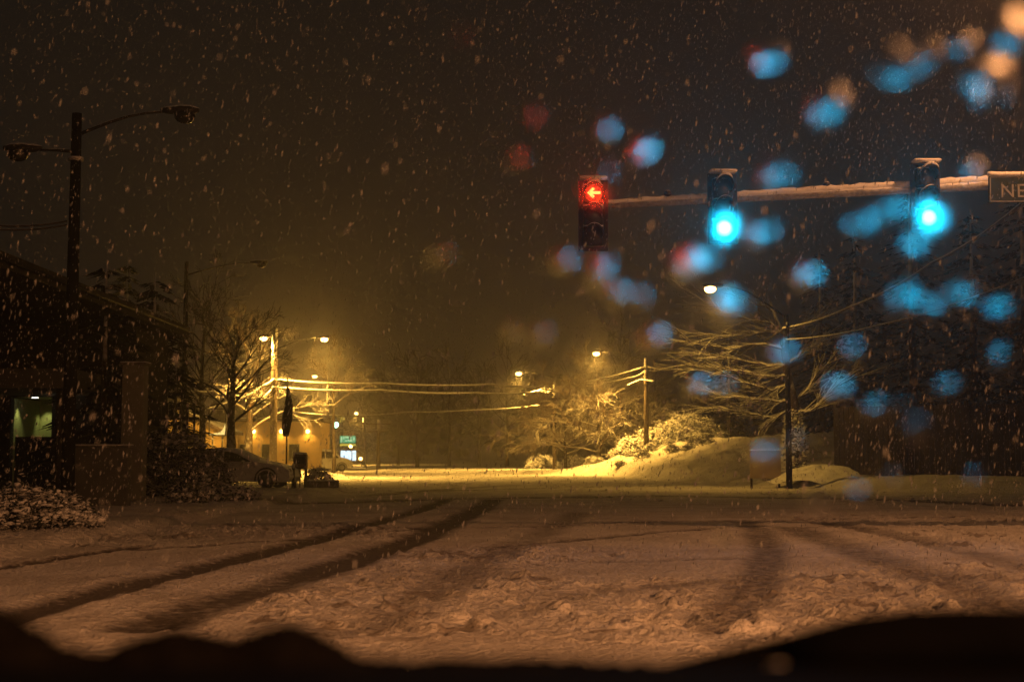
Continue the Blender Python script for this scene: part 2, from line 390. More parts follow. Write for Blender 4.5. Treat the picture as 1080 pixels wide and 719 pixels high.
def lamp_pole(name, base, label, cat, group, height, arms, r=.13, crossarms=(), power=900, mpole='pole', lens_r=.2, col=SOD, mlens=None, lit=True):
    """arms: list of (pole attach z, tip dx, tip dy, tip z)"""
    t = empty(name, base, 0, label, cat, group)
    m = MB(); m.tube([(0,0,-.3),(0,0,height*.5),(0,0,height)], [r*1.15, r, r*.8], 12); m.build('pole', M[mpole], t, True)
    for za, dx, dy, zt in arms:
        a = MB(); k = [(dx*f, dy*f, za+(zt-za)*math.sin(f*math.pi/2)) for f in (0,.2,.4,.6,.8,1)]
        a.tube(k, [.045,.042,.04,.035,.03,.03], 8); a.build('lamp_arm', M['darksteel'], t, True)
        rz = math.atan2(dy, dx); hx, hy = dx+.4*math.cos(rz), dy+.4*math.sin(rz)
        lamp_head(t, (hx, hy, zt-.02), rz, lit, lens_r, mlens)
        if lit:
            w = Vector(base)+Vector((hx+.1*math.cos(rz), hy+.1*math.sin(rz), zt-.32))
            spot('lamp_light', w, w-Vector((0,0,1)), power*(PW if base[1] > 50 else 1), col, 168, .55, .15)
            if base[1] > 50: point('lamp_light', w, power*PW*.16, col, .15)
    for z, L, rz in crossarms:
        c = MB(); c.box((0, -r-.05 if abs(math.sin(rz))<.7 else 0, z), (L, .1, .12), rz); ca = c.build('crossarm', M['pole'], t)
        for s in (-.46, -.2, .2, .46):
            i = MB(); i.tube([(s*L*math.cos(rz), (-r-.05 if abs(math.sin(rz))<.7 else 0)+s*L*math.sin(rz), z+.06+q) for q in (0,.05,.12)], [.03,.05,.03], 8); i.build('insulator', M['steel'], ca, True)
    return t
def base_at(px, Y, x=None):
    q = P(px, HOR, Y); return (q.x, Y, gz(q.x, Y))
def arm_to(base, px, py):
    """tip of a sideways lamp arm whose lens shows at a pixel"""
    q = P(px, py, base[1]); s = 1 if q.x > base[0] else -1
    return q.x-base[0]-s*.5, q.z-base[2]+.12
GL = 'street lamps glowing in the snowfall'
b = base_at(288, 90); d1, z1 = arm_to(b, 278, 357); d2, z2 = arm_to(b, 342, 358)
twin = lamp_pole('street_lamp', b, 'tall twin-armed street lamp pole carrying two glowing lamps behind the snowy sedan', 'street lamp', GL, P(288,346,90).z-b[2], [(z1+.1,d1,0,z1),(z2-.8,d2,0,z2)], .22, [], 1500)
bA = base_at(585, 130); d1, z1 = arm_to(bA, 547, 394)
poleA = lamp_pole('utility_pole', bA, 'thin utility pole with one lamp on the bank beside the far bare tree', 'utility pole', GL, P(585,402,130).z-bA[2], [(z1-.5,d1,0,z1)], .17, [(P(585,411,130).z-bA[2],2.4,R(20))], 2000, lens_r=.24)
bB = base_at(682, 106); d1, z1 = arm_to(bB, 629, 373)
poleB = lamp_pole('utility_pole', bB, 'utility pole with one lamp standing in front of the snow-laden thicket', 'utility pole', GL, P(680,378,106).z-bB[2], [(z1-.6,d1,0,z1)], .17, [(P(680,389,106).z-bB[2],1.5,R(60))], 1900, lens_r=.22)
bC = base_at(832, 58.5); d1, z1 = arm_to(bC, 749, 305)
poleC = lamp_pole('utility_pole', bC, 'utility pole with the highest glowing lamp, beside the snowy branched tree', 'utility pole', GL, P(832,332,58.5).z-bC[2], [(P(832,336,58.5).z-bC[2],d1,0,z1)], .115, [(P(832,346,58.5).z-bC[2],1.6,R(80))], 120, 'darkpole', lens_r=.2)
bD = base_at(345, 135); d1, z1 = arm_to(bD, 332, 397)
lamp_pole('street_lamp', bD, 'single street lamp hanging just above the two snowy wires past the twin lamp', 'street lamp', GL, z1+.2, [(z1-.3,d1,0,z1)], .12, [], 1200, 'darksteel')
bE = base_at(383, 225); d1, z1 = arm_to(bE, 376, 436)
lamp_pole('street_lamp', bE, 'distant street lamp shining at the top of the small lit tree', 'street lamp', GL, z1+.3, [(z1-.2,d1,0,z1)], .13, [], 2600, 'darksteel', lens_r=.28)
bF = base_at(399, 150)
lamp_pole('utility_pole', bF, 'bare utility pole with two short crossarms beside the small lit tree', 'utility pole', None, P(399,442,150).z-bF[2], [], .2, [(P(399,447,150).z-bF[2],2.6,0),(P(399,455,150).z-bF[2],2.2,0)])
bH = base_at(343, 165)
lamp_pole('utility_pole', bH, 'thin pole with short crossarm over the snow-covered parked van', 'utility pole', None, P(343,455,165).z-bH[2], [], .13, [(P(343,459,165).z-bH[2],2.2,0)])
# the dark, unlit pair on the near side
b1 = base_at(72, 32); zt = P(165,118,32); zl = P(15,157,32)
t = lamp_pole('street_lamp', b1, 'nearest unlit lamp pole with dark lamps on a long and a short arm', 'street lamp', 'unlit street lamps', P(72,120,32).z-b1[2],
          [(P(80,143,32).z-b1[2], P(172,118,32).x-b1[0], 0, zt.z-b1[2]), (P(68,160,32).z-b1[2], P(42,157,32).x-b1[0], 0, P(40,158,32).z-b1[2])], .14, [], lit=False, mpole='darkpole')
c = MB(); c.tube([(0,0,P(72,168,32).z-b1[2]-.04),(0,0,P(72,168,32).z-b1[2]+.04)], .17, 12); c.build('clamp', M['steel'], t, True)
b2 = base_at(193, 70)
lamp_pole('street_lamp', b2, 'unlit lamp pole with one drooping dark lamp, past the dark building', 'street lamp', 'unlit street lamps', P(193,276,70).z-b2[2],
          [(P(193,290,70).z-b2[2], P(265,276,70).x-b2[0], 0, P(270,277,70).z-b2[2])], .13, [], lit=False, mpole='darkpole')

# ------------------------------------------------------------------ overhead wires
def wire(pts, r, m, label, sag=0.0, seg=10):
    out = []
    for a, b_ in zip(pts[:-1], pts[1:]):
        a, b_ = Vector(a), Vector(b_)
        for k in range(seg):
            f = k/seg; q = a.lerp(b_, f); q.z -= sag*4*f*(1-f); out.append(q)
    out.append(Vector(pts[-1]))
    q = MB(); q.tube(out, r, 8); o = q.build('overhead_wire', M[m], None, True)
    return tag(o, label, 'wire', 'overhead wires')
wire([P(288,400,89.7), P(400,404,100), P(520,405,118), P(578,408,129.7)], .075, 'wire', 'upper of two thick snow-coated wires running from the twin lamp pole across the road', .12)
wire([P(288,408,89.7), P(400,411,100), P(500,414,115), P(572,413,129.8)], .075, 'wire', 'lower of two thick snow-coated wires running from the twin lamp pole across the road', .12)
wire([P(288,400,89.6), P(276,407,88), P(262,416,86), P(240,424,84), P(218,431,82)], .06, 'wire', 'steeper snow-coated wire dropping from the twin lamp pole toward the yellow house', .05)
wire([P(288,408,89.5), P(275,419,86), P(255,418,86.5), P(236,410,80), P(205,412,72)], .055, 'wire', 'slack snow-coated wire drooping from the twin lamp pole toward the dark trees', .1)
wire([P(288,374,89.6), P(262,382,85), P(225,390,78)], .035, 'wire', 'thin service wire leaving the upper part of the twin lamp pole')
wire([P(310,434.5,130), P(376,438,150), P(430,434,152), P(500,432,140), P(570,427,130)], .06, 'wire', 'low snow-coated wire below the pair, ending at the far bare tree', .1)
wire([P(566,412,130.2), P(600,405,122), P(679,387,106)], .07, 'wire', 'upper snow-coated wire between the two poles on the far bank', .15)
wire([P(572,414,130.3), P(620,405,120), P(665,398,110), P(681,391,106)], .07, 'wire', 'lower curved snow-coated wire between the two poles on the far bank', .1)
wire([P(552,416,131), P(575,409,129.5), P(602,414,124)], .06, 'wire', 'short peaked wire at the top of the thin far pole')
wire([P(662,406,107), P(676,400,105.5), P(690,402,103)], .06, 'wire', 'short peaked wire just below the crossarm by the thicket', .0)
wire([P(682,386,106), P(740,384,86), P(826,347,58.5)], .03, 'thinwire', 'thin dark wire between the thicket pole and the snowy branched tree', .3)
wire([P(826,346,58.5), P(900,322,52), P(985,276,41), P(1080,213,33), P(1300,60,24)], .05, 'wire', 'long snow-coated wire rising from the branched tree to pass under the street name sign', .12)
wire([P(829,358,58.5), P(930,342,50), P(1080,293,37), P(1300,205,27)], .03, 'wire', 'thinner wire rising below the long snow-coated wire beside the branched tree', .1)
wire([P(-80,240,31), P(0,238,31.6), P(71,233,32)], .022, 'thinwire', 'upper thin wire reaching the nearest unlit lamp pole', .05)
wire([P(-80,246,31), P(0,242,31.6), P(71,237,32)], .022, 'thinwire', 'lower thin wire reaching the nearest unlit lamp pole', .05)

# ------------------------------------------------------------------ signal mast and signals
YS = 24.0
arm_a, arm_b = P(628, 217.5, YS+.28), P(1236, 184, YS+.28)
mast_base = (arm_b.x, arm_b.y, 0.0)
mast = empty('signal_mast', mast_base, 0, 'long steel mast arm topped with snow that carries the traffic signals', 'signal mast')
def loc(v): return Vector(v)-Vector(mast_base)
m = MB(); m.tube([(0,0,-.2),(0,0,5),(0,0,9.5)], [.2,.17,.13], 16); m.build('pole', M['steel'], mast, True)
m = MB(); m.tube([loc(arm_b), loc(arm_b.lerp(arm_a,.5)), loc(arm_a)], [.11,.085,.055], 14); m.build('arm', M['steel'], mast, True)
m = MB(); q = []
for i in range(121):
    f = i/120; p = loc(arm_b.lerp(arm_a, f)); q.append(p+Vector((0,0,(.11-.055*f)*.62+.018+.012*rnd.uniform(-1,1))))
m.tube(q, [(.105-.05*i/120)*rnd.uniform(.9,1.05) for i in range(121)], 10); m.build('snow_cover', M['snow'], mast, True)
# luminaire on the same pole, above the frame
tip = Vector((-1.6, -1.9, 9.9))
m = MB(); m.tube([(0,0,9.1), (-.55,-.65,9.7), (-1.1,-1.3,9.9), tip], [.05,.045,.04,.035], 8); m.build('lamp_arm', M['steel'], mast, True)
lamp_head(mast, tip+Vector((-.26,-.31,0)), math.atan2(-1.9,-1.6), True, .2, M['sodium_near'])
NEAR = (1.0, .385, .125)
LW = Vector(mast_base)+tip+Vector((-.32,-.38,-.32))
spot('lamp_light', LW, LW-Vector((.35,.1,1)), 1250, NEAR, 172, .3, .15)
# unseen street lamp added behind the camera to light the junction floor
fill_base = (16.0, -15.0, 0.0)
lamp_pole('street_lamp', (fill_base[0], fill_base[1], 0), 'street lamp added behind the car, outside the view, to light the junction', 'street lamp', None, 11.4, [(10.8,-2.6,.8,11.5)], .12, [], 95000, 'steel', .2, NEAR, M['sodium_near'])

def visor(m, z, r=.165, d=.26):
    n = 14; vs = []; fs = []
    for j, (y, rr) in enumerate(((0, r), (-d, r*1.0), (-d, r-.012), (0, r-.012))):
        for k in range(n+1):
            a = R(-25) + (math.pi+R(50))*k/n
            yy = y if y == 0 else y*(.45+.55*max(0, math.sin(a)))
            vs.append((rr*math.cos(a), yy, z+rr*math.sin(a)))
    for j in range(4):
        jj = (j+1) % 4
        for k in range(n): fs.append((j*(n+1)+k, j*(n+1)+k+1, jj*(n+1)+k+1, jj*(n+1)+k))
    m.add(vs, fs)
def snow_cap(m, z, r, d, th=.03):
    n = 8; vs = []; fs = []
    for y in (.0, -d*.5, -d):
        for k in range(n+1):
            a = R(42)+R(96)*k/n; t_ = th*math.sin(math.pi*k/n)+.004
            vs.append(((r+t_)*math.cos(a), y, z+(r+t_)*math.sin(a)))
        for k in range(n+1):
            a = R(42)+R(96)*k/n; vs.append(((r+.001)*math.cos(a), y, z+(r+.001)*math.sin(a)))
    s = 2*(n+1)
    for i in range(2):
        for k in range(n):
            fs.append((i*s+k, i*s+k+1, (i+1)*s+k+1, (i+1)*s+k)); fs.append((i*s+n+1+k, (i+1)*s+n+1+k, (i+1)*s+n+2+k, i*s+n+2+k))
    for i in (0, 2):
        for k in range(n): fs.append((i*s+k, i*s+k+1, i*s+n+2+k, i*s+n+1+k))
    m.add(vs, fs)
def disc(m, c, r, y, n=24, dome=.03):
    vs = []; fs = []
    rings = [(1, 0), (.7, .5), (.35, .87)]
    for f, h in rings:
        for k in range(n): a = 2*math.pi*k/n; vs.append((c[0]+r*f*math.cos(a), y-dome*h, c[1]+r*f*math.sin(a)))
    vs.append((c[0], y-dome, c[1]))
    for i in range(2):
        for k in range(n): j = (k+1) % n; fs.append((i*n+k, i*n+j, i*n+n+j, i*n+n+k))
    for k in range(n): fs.append((2*n+k, 2*n+(k+1) % n, 3*n))
    m.add(vs, fs)
def signal(px, pytop, label, lit, yaw=0):
    S = .355; top = P(px, pytop, YS); zb = top.z - 3*S - .04
    t = empty('traffic_signal', (top.x, YS, zb), yaw, label, 'traffic signal', 'traffic signals on the mast arm')
    for i in range(3):
        m = MB(); m.box((0, .09, S*(i+.5)), (.345, .18, S-.012), 0, .025); m.build('housing', M['black'], t)
    m = MB()   # backplate frame around the head
    for x in (-.215, .215): m.box((x, .16, S*1.5), (.08, .012, 3*S+.16))
    for z in (-.04, 3*S+.04): m.box((0, .1605, z), (.35, .012, .08))
    m.build('backplate', M['yellowblack'], t)
    for i in range(3):
        z = S*(i+.5)
        m = MB(); visor(m, z); v = m.build('visor', M['black'], t, False)
        m = MB(); snow_cap(m, z, .165, .25 if i == 2 else .2, .045 if i == 2 else .014); m.build('snow_cover', M['snow'], v, True)
        m = MB(); disc(m, (0, z), .148, -.004, 24, .07)
        if lit == 'green' and i == 0: m.build('lens', M['greenlit'], t, True, 'lit blue-green lens')
        elif lit == 'red' and i == 2:
            L = m.build('lens', M['redface'], t, True, 'red lens showing an arrow')
            a = MB(); o_ = [(-.115,0),(-.02,.095),(.018,.062),(-.022,.024),(.115,.024),(.115,-.024),(-.022,-.024),(.018,-.062),(-.02,-.095)]
            a.prism([(x, z+y) for x, y in o_], 'y', -.088, -.078); a.build('arrow', M['redlit'], L)
        else: m.build('lens', M['offlens'], t, True)
    m = MB(); m.box((0, .06, 3*S+.105), (.47, .24, .05), 0, .02); m.build('snow_cap', M['snow'], t, True)
    m = MB(); m.tube([(0,.18,S*1.2),(0,.30,S*1.2)], .035, 8); m.tube([(0,.18,S*2),(0,.30,S*2)], .035, 8); m.build('bracket', M['steel'], t, True)
    z = zb + S*(.5 if lit == 'green' else 2.5)
    src = Vector((top.x, YS-.16, z))
    if lit == 'green':
        spot('signal_light', src, EYE+Vector((0,0,1.6)), 450, (.0, .45, .78), 22, 1.0, .1)
        spot('signal_light', src, src+Vector((0,-1,.1)), 50, (.0, .42, .85), 150, .6, .1)
    else:
        spot('signal_light', src, EYE+Vector((0,0,1.6)), 110, (1.0, .04, .008), 22, 1.0, .1)
        spot('signal_light', src, src+Vector((0,-1,-.2)), 22, (1.0, .05, .015), 130, .6, .1)
    return t
signal(626, 191, 'traffic signal at the arm tip with a lit red arrow in its top lens', 'red')
signal(763, 184, 'traffic signal with lit blue-green lens nearest the red arrow signal', 'green')
signal(978, 173, 'traffic signal with lit blue-green lens nearest the street name sign', 'green')
for px, py, lab in ((704,211,'small round detector on the mast arm between the red and green signals'),(872,202,'small round detector on the mast arm between the two green signals')):
    b_ = P(px, py, YS+.28)
    t = empty('detector', b_, 0, lab, 'detector', 'detectors on the mast arm')
    m = MB(); m.tube([(0,0,-.03),(0,0,.07)], .022, 8); m.build('stem', M['darksteel'], t, True)
    m = MB(); m.blob((0,0,.11), .06, (1,1,1.15), 10, 8, .02); m.build('sensor_head', M['darksteel'], t, True)
# street name sign
a_, b_ = P(1042, 185.5, YS+.02), P(1160, 214, YS+.02)
sg = empty('street_sign', ((a_.x+b_.x)/2, YS+.02, b_.z), 0, 'dark street name sign reading NE, hung on the mast arm under a ridge of snow', 'street sign')
w_, h_ = b_.x-a_.x, a_.z-b_.z
m = MB(); m.box((0,.0,h_/2), (w_, .03, h_), 0, .008); m.build('sign_panel', M['signgreen'], sg)
m = MB()
for z in (.025, h_-.025): m.box((0,-.0165,z), (w_-.06, .004, .014))
for x in (-w_/2+.03, w_/2-.03): m.box((x,-.0165,h_/2), (.014, .004, h_-.064))
m.build('border', M['signtext'], sg)
m = MB(); m.tube([(-w_/2+f*w_/30, 0, h_+.03+rnd.uniform(-.006,.006)) for f in range(31)], [.045*rnd.uniform(.9,1.1) for _ in range(31)], 10); m.build('snow_cover', M['snow'], sg, True)
m = MB(); m.box((-.4,.1,h_*.6),(.05,.17,.06)); m.box((.4,.1,h_*.6),(.05,.17,.06)); m.build('bracket', M['steel'], sg)
cu = bpy.data.curves.new('lettering', 'FONT'); cu.body = 'NE'; cu.size = .33; cu.extrude = .003; cu.space_character = 1.12
fo = bpy.data.objects.new('lettering', cu); link(fo); bpy.context.view_layer.update()
dg = bpy.context.evaluated_depsgraph_get(); me = bpy.data.meshes.new_from_object(fo.evaluated_get(dg)); bpy.data.objects.remove(fo)
me.materials.clear(); me.materials.append(M['signtext'])
fo = bpy.data.objects.new('lettering', me); link(fo); fo.parent = sg
q = P(1055, 208, YS); fo.location = (q.x-sg.location.x, -.019, q.z-b_.z); fo.rotation_euler = (R(90), 0, 0)

# ------------------------------------------------------------------ trees and shrubs
def branch(m, p, d, L, r, depth, rg, droop=0.0, split=3, wig=.25, nseg=4, minr=.006, spread=.7):
    pts = [Vector(p)]; rad = [r]; d = Vector(d).normalized()
    for i in range(nseg):
        d = (d + Vector((rg.uniform(-1,1), rg.uniform(-1,1), rg.uniform(-1,1)))*wig + Vector((0,0,-droop))).normalized()
        pts.append(pts[-1]+d*L/nseg); rad.append(max(minr, r*(1-.75*(i+1)/nseg)))
    m.tube(pts, rad, 5 if depth > 1 else (4 if depth == 1 else 3), False)
    if depth <= 0: return
    for k in range(split):
        f = rg.uniform(.25, 1.0); i = min(nseg-1, int(f*nseg)); q = pts[i].lerp(pts[i+1], f*nseg-i)
        dd = (pts[i+1]-pts[i]).normalized()
        s = dd.orthogonal().normalized(); s.rotate(Matrix.Rotation(rg.uniform(0, 6.28), 3, dd))
        nd = (dd + s*spread*rg.uniform(.5, 1.2)).normalized()
        branch(m, q, nd, L*rg.uniform(.4,.65), max(minr, rad[i]*.6), depth-1, rg, droop, split, wig, max(2, nseg-1), minr, spread)
def bare_tree(base, h, spread, label, seed, mt='twig', mb='bark', group=None, nb=14, depth=3, split=4, r=.16, lean=0, minr=.012, low=.25, up=.5, droop=.03, name='bare_tree'):
    rg = random.Random(seed); t = empty(name, base, 0, label, 'tree', group)
    m = MB(); tp = [Vector((0,0,-.2))]
    for i in range(1, 7): tp.append(Vector((lean*i/6+rg.uniform(-.12,.12)*h*.06, rg.uniform(-.12,.12)*h*.06, h*.86*i/6)))
    m.tube(tp, [r*(1.15-.16*i) for i in range(7)], 10); m.build('trunk', M[mb], t, True)
    m = MB()
    for k in range(nb):
        f = low+(1-low)*(k+.5)/nb; i = min(5, int(f*6)); q = tp[i].lerp(tp[i+1], f*6-i)
        a = k*2.4+rg.uniform(-.4,.4); d = (math.cos(a), math.sin(a), up+f*.9)
        branch(m, q, d, spread*(1.05-.5*f)*rg.uniform(.8,1.15), r*.42*(1.1-f*.6), depth, rg, droop, split, .2, 4, minr)
    m.build('crown', M[mt], t, True); return t
def conifer(base, h, r, label, seed, group=None, mt='needle', sparse=1.0):
    rg = random.Random(seed); t = empty('conifer_tree', base, 0, label, 'tree', group)
    m = MB(); m.tube([(0,0,-.2),(0,0,h*.5),(0,0,h)], [h*.018, h*.012, .02], 8); m.build('trunk', M['bark'], t, True)
    m = MB(); nl = int(h*3.2)
    for i in range(nl):
        f = (i+rg.random())/nl; z = h*(.08+.9*f); L = r*(1-f)**.8*rg.uniform(.7,1.15)+.25
        for k in range(int(7*sparse)):
            a = rg.uniform(0, 6.28); ca, sa = math.cos(a), math.sin(a); seg = 4
            for s_ in range(int(3+L*4)):
                g = rg.uniform(.15, 1); x = L*g; zz = z - .28*L*g*g + rg.uniform(-.08,.08); w = rg.uniform(.1,.26)*(1.25-g*.5); l = rg.uniform(.25,.5)
                b = a+rg.uniform(-.5,.5); cb, sb = math.cos(b), math.sin(b); px_, py_ = x*ca, x*sa
                tl = rg.uniform(-.25,.25)
                m.add([(px_-sb*w*.5, py_+cb*w*.5, zz+tl*w), (px_+sb*w*.5, py_-cb*w*.5, zz-tl*w), (px_+cb*l+sb*w*.15, py_+sb*l-cb*w*.15, zz-.16*l*2), (px_+cb*l-sb*w*.15, py_+sb*l+cb*w*.15, zz-.16*l*2)], [(0,1,2,3)])
    m.build('crown', M[mt], t); return t
def shrub(base, rx, ry, h, label, seed, mt='leaf', n=500, clump=.16, snow=.5, group=None, name='shrub', cat='shrub'):
    """leafy mound: short stems, many small leaf faces, pillows of settled snow on the outer leaves"""
    rg = random.Random(seed); t = empty(name, base, 0, label, cat, group)
    m = MB(); lf = MB(); sn = MB(); tips = []
    for k in range(int(n*.3)):
        a = rg.uniform(0, 6.28); u = rg.random()**.5; x, y_ = rx*u*math.cos(a), ry*u*math.sin(a)
        z = h*math.sqrt(max(0.05, 1-u*u))*rg.uniform(.55, 1.05); tips.append((x, y_, z))
        if k % 4 == 0: m.tube([(x*.25, y_*.25, -.1), (x*.7, y_*.7, z*.5), (x, y_, z)], [.018, .012, .005], 4, False)
    m.build('stem', M['bark'], t)
    for x, y_, z in tips:
        for q in range(16):
            c = Vector((x, y_, z))+Vector((rg.gauss(0,1), rg.gauss(0,1), rg.gauss(-.3,1)))*clump*.8
            if c.z < 0: continue
            u = Vector((rg.uniform(-1,1), rg.uniform(-1,1), rg.uniform(-.5,.5))).normalized(); w = u.orthogonal().normalized(); s_ = clump*rg.uniform(.25,.6)
            lf.add([c-u*s_, c+w*s_*.45, c+u*s_, c-w*s_*.45], [(0,1,2,3)])
        if rg.random() < snow:
            for _ in range(6): sn.blob((x+rg.gauss(0,.5)*clump, y_+rg.gauss(0,.6)*clump, z+clump*rg.uniform(-.2,.4)), clump*rg.choice((.16,.22,.3,.5)), (rg.uniform(.9,1.4), 1.2, rg.uniform(.4,.7)), 6, 5, .3, rg)
    tw = MB()
    for k in range(max(60, int(n*.16))):
        a = rg.uniform(0, 6.28); u = rg.uniform(.1, 1); x, y_ = rx*u*math.cos(a)*.5, ry*u*math.sin(a)*.5; z = h*math.sqrt(1-.8*u*u)*.65
        branch(tw, (x, y_, z), (math.cos(a)*.8, math.sin(a)*.8, rg.uniform(.2,1.3)), h*rg.uniform(.18,.5), .012*max(1, h*.6), 1, rg, .22, 3, .3, 4, .007, .7)
    tw.build('twigs', M['twig'] if snow > .3 else M['dark_twig'], t, True)
    lf.build('foliage', M[mt], t)
    if sn.v: sn.build('snow_clumps', M['snow'], t, True)
    return t

# the snow-loaded tree by the road: long level boughs to one side, one rising bough to the other
def snowy_tree():
    Yt = 62.5; base = base_at(836, Yt); rg = random.Random(5)
    t = empty('snowy_tree', base, 0, 'tree with long level snow-laden boughs over the bank, standing by the small sign board', 'tree')
    B = Vector(base)
    def l(px, py, dy=0): return P(px, py, Yt+dy)-B
    m = MB(); m.tube([(0,0,-.2), l(836,470), l(838,430), l(830,390), l(824,350), l(812,318)], [.36,.30,.24,.17,.11,.04], 10); m.build('trunk', M['bark'], t, True)
    m = MB()
    def bough(pts, r, tw=7, L=1.6, drop=-.02, dep=2):
        k = [l(*p) for p in pts]; fine = []
        for a, b_ in zip(k[:-1], k[1:]):
            for f in (0, .33, .66): fine.append(a.lerp(b_, f)+Vector((rg.uniform(-1,1),rg.uniform(-1,1),rg.uniform(-1,1)))*.05)
        fine.append(k[-1]); n_ = len(fine)
        m.tube(fine, [r*(1-.75*i/(n_-1)) for i in range(n_)], 6, False)
        for i in range(1, n_):
            d = (fine[i]-fine[i-1]).normalized()
            for _ in range(2):
                nd = d+Vector((rg.uniform(-.25,.25), rg.uniform(-.8,.8), rg.uniform(-.22,.30)))
                branch(m, fine[i-1].lerp(fine[i], rg.random()), nd, L*rg.uniform(.5,1.1), r*.36, rg.choice((1,1,2)), rg, drop+.03, 2, .14, 3, .010, .45)
    bough([(824,352),(800,350),(775,354),(745,352),(716,352)], .085)
    bough([(826,352),(812,340),(790,338),(768,330),(750,322)], .08)
    bough([(829,368),(806,362),(770,368),(740,364),(722,360)], .085)
    bough([(832,384),(812,385),(782,380),(750,376),(720,372)], .09)
    bough([(833,396),(815,398),(790,392),(760,388),(722,384)], .09)
    bough([(834,404),(815,412),(785,404),(750,392),(726,390)], .08)
    bough([(836,420),(818,424),(795,420),(765,418),(745,412)], .08)
    bough([(836,432),(815,440),(790,436),(760,428),(742,430)], .07)
    bough([(838,440),(858,432),(872,416),(890,402),(920,392)], .11, 9, 1.5)
    bough([(838,424),(852,410),(862,392),(880,380)], .07, 6, 1.3)
    bough([(830,384),(846,372),(862,362),(885,356)], .07, 6, 1.3)
    bough([(824,352),(840,345),(860,336),(884,330)], .06, 5, 1.2)
    bough([(818,330),(806,322),(790,318),(776,312)], .05, 5, 1.2)
    m.build('crown', M['twig'], t, True)
    # ivy on the trunk, dusted
    iv = MB()
    for k in range(2200):
        f = rg.random(); a = rg.uniform(0, 6.28); q = Vector((0,0,.1)).lerp(l(838,432), f); rr = (.75-.35*f)*rg.uniform(.4,1.05)
        c = q+Vector((math.cos(a)*rr, math.sin(a)*rr, 0)); u = Vector((rg.uniform(-1,1),rg.uniform(-1,1),rg.uniform(-.6,.6))).normalized(); w = u.orthogonal().normalized(); s_ = rg.uniform(.05,.11)
        iv.add([c-u*s_, c+w*s_*.6, c+u*s_, c-w*s_*.6], [(0,1,2,3)])
    iv.build('ivy', M['snowyleaf'], t)
snowy_tree()
q = base_at(632, 117); bare_tree(q, 8.4, 5.0, 'wide bare tree with fine twigs between the two lamp poles on the bank', 21, 'brown_twig', nb=24, depth=3, split=6, r=.2, minr=.015, low=.15, up=.15)
q = base_at(596, 120); bare_tree(q, 7.2, 4.4, 'smaller bare tree with fine twigs right behind the thin utility pole', 22, 'brown_twig', nb=20, depth=3, split=5, r=.14, minr=.016, low=.2, up=.15)
q = base_at(385, 195); bare_tree(q, 8.2, 4.2, 'small tree brightly lit by a street lamp at its top', 23, 'twig', nb=22, depth=2, split=5, r=.18, minr=.028, low=.2, up=.05, droop=.06)
q = base_at(352, 99); bare_tree(q, 8.6, 3.2, 'bare twiggy tree glittering just beneath the longer-armed twin lamp', 24, 'brown_twig', nb=16, depth=3, split=4, r=.13, minr=.012, low=.62, up=.5)
q = base_at(262, 97); bare_tree(q, 9.5, 4.6, 'bare tree beside the twin lamp pole behind the sedan', 25, 'brown_twig', nb=18, depth=3, split=4, r=.28, minr=.012, low=.3, up=.5)
q = base_at(244, 66); bare_tree(q, 7.5, 3.4, 'dark bare tree standing between the sedan and the yellow house', 26, 'dark_twig', nb=15, depth=3, split=4, r=.24, minr=.01, low=.4, up=.4)
q = base_at(212, 75); bare_tree(q, 10.5, 4.5, 'tall dark bare tree by the unlit pole with the drooping lamp', 27, 'dark_twig', nb=18, depth=3, split=4, r=.2, minr=.011, low=.3, up=.7)
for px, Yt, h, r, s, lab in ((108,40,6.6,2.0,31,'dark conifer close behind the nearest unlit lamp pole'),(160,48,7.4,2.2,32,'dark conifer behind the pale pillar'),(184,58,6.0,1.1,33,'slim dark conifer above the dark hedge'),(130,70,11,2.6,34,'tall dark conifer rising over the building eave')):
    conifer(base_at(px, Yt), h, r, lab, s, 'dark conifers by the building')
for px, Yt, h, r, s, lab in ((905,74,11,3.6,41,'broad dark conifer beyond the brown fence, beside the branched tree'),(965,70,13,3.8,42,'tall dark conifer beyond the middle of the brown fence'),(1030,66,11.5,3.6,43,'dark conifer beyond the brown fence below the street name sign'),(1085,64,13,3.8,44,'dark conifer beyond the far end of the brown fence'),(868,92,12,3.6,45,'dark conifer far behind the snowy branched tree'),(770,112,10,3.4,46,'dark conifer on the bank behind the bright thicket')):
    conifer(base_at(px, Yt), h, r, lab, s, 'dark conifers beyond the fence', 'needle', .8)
for i, (px, Yt, h, lab) in enumerate(((440,170,13,'bare tree in the haze past the bare utility pole'),(474,190,15,'tall bare tree in the haze midway along the far road'),(505,175,12,'low bare tree in the haze midway along the far road'),(535,185,15,'tall bare tree in the haze under the farthest lamp on the bank'),(420,215,15,'distant bare tree in the haze past the small lit tree'),(655,150,14,'tall bare tree in the haze behind the wide bare tree'))):
    bare_tree(base_at(px, Yt), h, h*.42, lab, 60+i, 'dark_twig', group='bare trees in the far haze', nb=16, depth=2, split=5, r=.22, minr=.03, low=.2, up=.7)
def treeline():
    rg = random.Random(99); m = MB()
    for k in range(130):
        x = rg.uniform(-190, 150); yy = 300+rg.uniform(-20, 40); h = rg.uniform(11, 20); z0 = gz(x, yy)
        for j in range(60):
            f = rg.random(); r_ = h*.26*(1-f)**.7+.4; a = rg.uniform(0,6.28); c = Vector((x+r_*math.cos(a), yy+r_*math.sin(a), z0+h*(.1+.9*f)))
            u = Vector((rg.uniform(-1,1), rg.uniform(-1,1), rg.uniform(-1,1))).normalized(); w = u.orthogonal().normalized(); s_ = rg.uniform(.6,1.4)
            m.add([c-u*s_, c+w*s_, c+u*s_, c-w*s_], [(0,1,2,3)])
    tag(m.build('far_woods', M['needle']), 'dark wood closing the view far behind the road', 'woods', None, 'stuff')
treeline()
GS = 'snow-covered shrubs on the bank'
